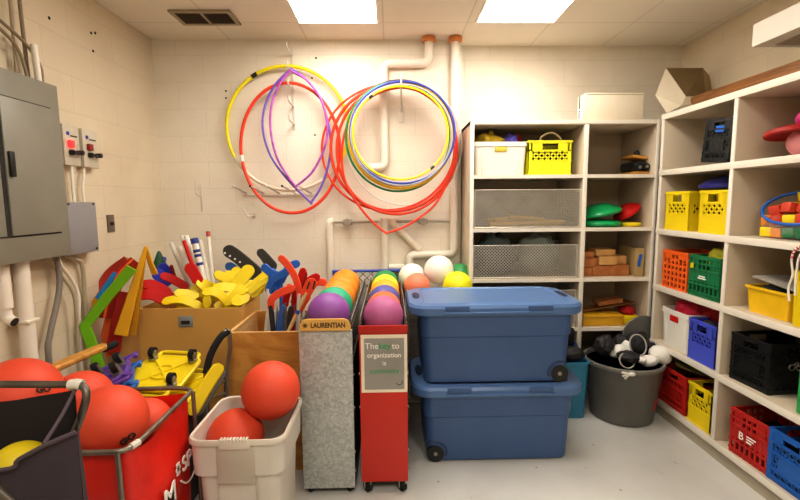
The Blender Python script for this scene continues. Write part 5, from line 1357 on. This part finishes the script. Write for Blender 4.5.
A = [at(206, 440, y=2.10), at(206, 400, y=2.10), at(206, 373, y=2.10), at(211, 354, y=2.12), at(220, 338, y=2.15), at(228, 331, y=2.18), at(230, 347, y=2.20), at(227, 372, y=2.215), at(226, 420, y=2.215)]
A = [A[0] + V((0, 0, -.40))] + A + [A[-1] + V((0, 0, -.45))]
MB().tube(catmull(A, 6), .0115, 12).build('tube_frame', chrome, t)
MB().tube(catmull(A[3:7], 6), .017, 14).build('foam_grip', foam, t)
bk = mat('truck_plate', '57534e', .5, .3)
for py in (372, 384, 396, 420, 450): MB().tube([at(208, py+3, y=2.105), at(226, py-3, y=2.21)], .006, 8).build('cross_bar', chrome, t)
MB().box(-.95, -.80, 2.11, 2.20, .012, .02, .002).build('toe_plate', bk, t)
for x in (-.96, -.80):
    w_ = MB().cyl((x, 2.22, .06), (x+.03, 2.22, .06), .058, n=28).build('wheel', blackr, t)

# ------------------------------------------------------------------ hamper carts with bags of balls
def sheet(corners, nu, nv, amp, seed, bulge=V((0, 0, 0)), sag=0.0):
    """cloth panel between four corners (top-left, top-right, bottom-right, bottom-left)"""
    b = bmesh.new(); a, bb, c, d = [V(q) for q in corners]; g = []
    for j in range(nv+1):
        row = []
        for i in range(nu+1):
            u, v = i/nu, j/nv
            p = (a*(1-u) + bb*u)*(1-v) + (d*(1-u) + c*u)*v
            k = 4*u*(1-u)
            p += bulge*k*math.sin(PI*min(1, v*1.2))
            p.z -= sag*k*(1-v)
            e = min(1, 3*k)
            n_ = noise.noise(p*5 + V((seed, 0, seed*3)))*amp + noise.noise(p*13 + V((0, seed, 1)))*amp*.4
            p += (bulge.normalized() if bulge.length else V((0, -1, 0)))*n_*e
            row.append(b.verts.new(p))
        g.append(row)
    for j in range(nv):
        for i in range(nu): b.faces.new((g[j][i], g[j][i+1], g[j+1][i+1], g[j+1][i]))
    return b
# red bag cart
rx0, rx1, ry0, ry1, rz = -1.60, -.868, 1.385, 1.845, .655
t = thing('hamper_cart', 'tube framed cart holding a red bag of red balls', 'cart', ((rx0+rx1)/2, (ry0+ry1)/2, 0))
m = MB().tube(rounded([(rx0, ry0, rz), (rx1-.02, ry0, rz), (rx1+.005, ry0+.04, rz), (rx1+.012, ry1, rz+.008), (rx1-.05, ry1+.02, rz+.01), (rx0, ry1+.02, rz), (rx0, ry0, rz)], .035), .0095, 12)
for x, y in ((rx1-.03, ry0), (rx1+.012, ry1-.0), (rx0+.02, ry0), (rx0+.02, ry1)): m.tube([(x, y, rz), (x+.01, y, .03)], .0085, 10)
for z in (.12,): m.tube([(rx0+.03, ry0, z), (rx1-.02, ry0, z)], .008, 8).tube([(rx1+.015, ry0, z), (rx1+.02, ry1, z)], .008, 8)
m.build('tube_frame', silver, t)
MB().tube([(rx1-.004, ry0+.028, rz), (rx1+.005, ry0+.06, rz)], .0125, 12).build('tape', offwh, t, label='white tape at the corner')
for x, y in ((rx1-.02, ry0), (rx1+.022, ry1), (rx0+.03, ry0), (rx0+.03, ry1)): MB().cyl((x-.008, y, .025), (x+.008, y, .025), .025, n=18).build('wheel', blackr, t)
zb = .06
bag = MB()
e = .012
bag._add(sheet([(rx0+e, ry0+e, rz-.005), (rx1-e, ry0+e, rz-.005), (rx1-e, ry0+e+.03, zb), (rx0+e, ry0+e+.03, zb)], 30, 22, .02, 1, V((0, -.02, 0)), .02))
bag._add(sheet([(rx1-e, ry0+e, rz-.005), (rx1-e+.006, ry1-e, rz+.0), (rx1-.02, ry1-e, zb), (rx1-e, ry0+e+.03, zb)], 26, 22, .022, 2, V((.025, 0, 0)), .045))
bag._add(sheet([(rx1-e+.006, ry1-e, rz), (rx0+e, ry1-e, rz), (rx0+e, ry1-e, zb), (rx1-.02, ry1-e, zb)], 20, 10, .01, 3, V((0, .01, 0)), .02))
bag._add(sheet([(rx0+e, ry1-e, rz), (rx0+e, ry0+e, rz), (rx0+e, ry0+e+.03, zb), (rx0+e, ry1-e, zb)], 16, 10, .01, 4, V((-.01, 0, 0)), .02))
bag._add(sheet([(rx0+e, ry0+e+.03, zb), (rx1-e, ry0+e+.03, zb), (rx1-.02, ry1-e, zb), (rx0+e, ry1-e, zb)], 6, 6, 0, 5))
bmesh.ops.remove_doubles(bag.bm, verts=bag.bm.verts[:], dist=.003)
bg = bag.build('bag', bagred, t, sharp=3)
lx = rx1 + .030
def on_bag(y, z, sk=.0): return axes((lx, y, z), (0, 1, 0), (0, .0, 1), (1, 0, 0))
text_mesh('M', .115, on_bag(1.575, .362), whiteink, bg, depth=.002, bold=.0018)
text_mesh('SP', .085, on_bag(1.72, .418), whiteink, bg, depth=.002, bold=.0013)
m = MB()
for k in range(3): m.bar(V((lx, 1.645-.018*math.cos(k*PI/3), .43-.028*math.sin(k*PI/3))), V((lx, 1.645+.018*math.cos(k*PI/3), .43+.028*math.sin(k*PI/3))), .013, .002, (1, 0, 0))
m.build('star', whiteink, bg, smooth=False)
m = MB().tube(catmull([(lx, 1.66, .37), (lx, 1.70, .335), (lx, 1.745, .325), (lx, 1.79, .345)], 6), .0035, 6); m.build('swoosh', whiteink, bg)
ball(at(110, 421, y=1.545), .252, rubred, 'red rubber ball nearest the front bar of the red bag cart')
ball(at(145, 424, y=1.735), .205, rubred, 'red rubber ball by the rear right corner of the red bag cart')
ball(at(82, 400, y=1.70), .225, rubred, 'red rubber ball far back in the red bag cart, mostly hidden')
ball(at(18, 398, y=1.58), .285, rubred, 'biggest red rubber ball resting high at the left of the photo')
for px, py, y, s, lab in ((129, 440, 1.455, .075, None),):
    p = at(px, py, y=1.472)
    b_ = [o for o in COL.objects if o.get('label', '').startswith('red rubber ball nearest')][0]
    cc = at(110, 421, y=1.545); n_ = (p-cc).normalized(); q = cc + n_*.1275
    X = V((.85, .45, .15)); X = (X - n_*X.dot(n_)).normalized(); Y = n_.cross(X)
    text_mesh('GO', .034, axes(q, X, Y, n_), ink, b_, name='mark', depth=.002, bold=.001)
p0 = at(18, 398, y=1.58); p = at(56, 385, y=1.52); n_ = (p-p0).normalized(); q = p0 + n_*.144
X = V((.8, .5, 0)); X = (X - n_*X.dot(n_)).normalized()
text_mesh('GO', .03, axes(q, X, n_.cross(X), n_), ink, [o for o in COL.objects if o.get('label', '').startswith('biggest red')][0], name='mark', depth=.002, bold=.001)

# dark bag hamper at the left edge
t = thing('hamper_cart', 'dark cloth hamper on a crossed tube frame with white tape at the corner', 'hamper', (-.95, .95, 0))
bar_z = at(72, 384.5, y=1.0).z
corner = at(84, 384, y=1.0)
k0 = at(88, 398, y=.985); k1 = at(72, 440, y=.97); k2 = at(50, 500, y=.955)
dl = (k2-k1).normalized(); ft = k2 + dl*((k2.z-.03)/-dl.z)
L0 = V((-1.30, 1.0, bar_z+.012))
m = MB().tube(rounded([L0 + V((-.03, 0, -.9)), L0, at(60, 384.5, y=1.0), corner, k0, k1, k2, ft], .05), .0085, 12)
m.tube([at(-60, 440, y=.80), at(12, 502, y=.80), at(12, 502, y=.80) + V((.35, 0, -.72))], .0085, 12)
fr = m.build('tube_frame', mat('dark_tube', '6a635a', .38, .7, var=.2, scale=30), t)
MB().tube([at(70, 385, y=1.0), at(77, 384, y=1.0), at(82, 385, y=1.0)], .0125, 12).build('tape', offwh, t, label='white tape at the bar corner')
RB = at(75, 390, y=.995); RF = at(77, 432, y=.86); LF = at(0, 470, y=.84); LB = V((-1.25, .995, RB.z+.01)); LF2 = V((-1.05, .84, LF.z-.01))
MF = at(44, 446, y=.845)
bag = MB()
dn = V((0, 0, -.78))
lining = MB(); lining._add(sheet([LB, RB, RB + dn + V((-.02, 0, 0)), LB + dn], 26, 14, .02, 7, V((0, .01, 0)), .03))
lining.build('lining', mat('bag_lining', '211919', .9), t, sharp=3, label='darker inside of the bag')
bag._add(sheet([RB, RF, RF + dn + V((-.01, .02, .06)), RB + dn + V((-.02, 0, 0))], 12, 14, .01, 8, V((.015, 0, 0)), .02))
top = catmull([LF2, LF, at(20, 459, y=.842), MF, at(62, 438, y=.85), RF], 5)
fb = bmesh.new(); g = []
for j in range(16):
    v = j/15; row = []
    for i, p in enumerate(top):
        q = V((p.x, p.y + .02*v, p.z + (.28 - p.z)*v)); q.y += .012*noise.noise(q*7)*min(1, 4*v)
        row.append(fb.verts.new(q))
    g.append(row)
for j in range(15):
    for i in range(len(top)-1): fb.faces.new((g[j][i], g[j][i+1], g[j+1][i+1], g[j+1][i]))
bag._add(fb)
bgm = bag.build('bag', bagdark, t, sharp=3)
MB().tube([p + V((0, -.003, .001)) for p in top], .0045, 8).tube(catmull([RB, at(62, 415, y=.93), at(44, 444, y=.86)], 6), .004, 8).build('drawstring', mat('drawstring', '4c4046', .8), t)
ball(at(20, 470, y=.93), .12, mat('ball_mustard', 'd6bd14', .5), 'yellow ball inside the dark cloth hamper')

# ------------------------------------------------------------------ camera
cam = bpy.data.cameras.new('camera'); co = bpy.data.objects.new('camera', cam); COL.objects.link(co)
cam.sensor_width = 36; cam.lens = CAM_F/800*36; cam.clip_start = .02
fw = ray(400, 250).normalized(); rt = (ray(401, 250) - ray(400, 250)).normalized(); up = rt.cross(fw)
co.matrix_world = Matrix(((rt.x, up.x, -fw.x, 0), (rt.y, up.y, -fw.y, 0), (rt.z, up.z, -fw.z, CAM_H), (0, 0, 0, 1)))
bpy.context.scene.camera = co

# ------------------------------------------------------------------ light and tone
w = bpy.data.worlds.new('world'); bpy.context.scene.world = w; w.use_nodes = True
w.node_tree.nodes['Background'].inputs[0].default_value = (.9, .8, .65, 1); w.node_tree.nodes['Background'].inputs[1].default_value = .03
vs = bpy.context.scene.view_settings
vs.view_transform = 'Standard'; vs.look = 'None'; vs.exposure = .30; vs.gamma = .88
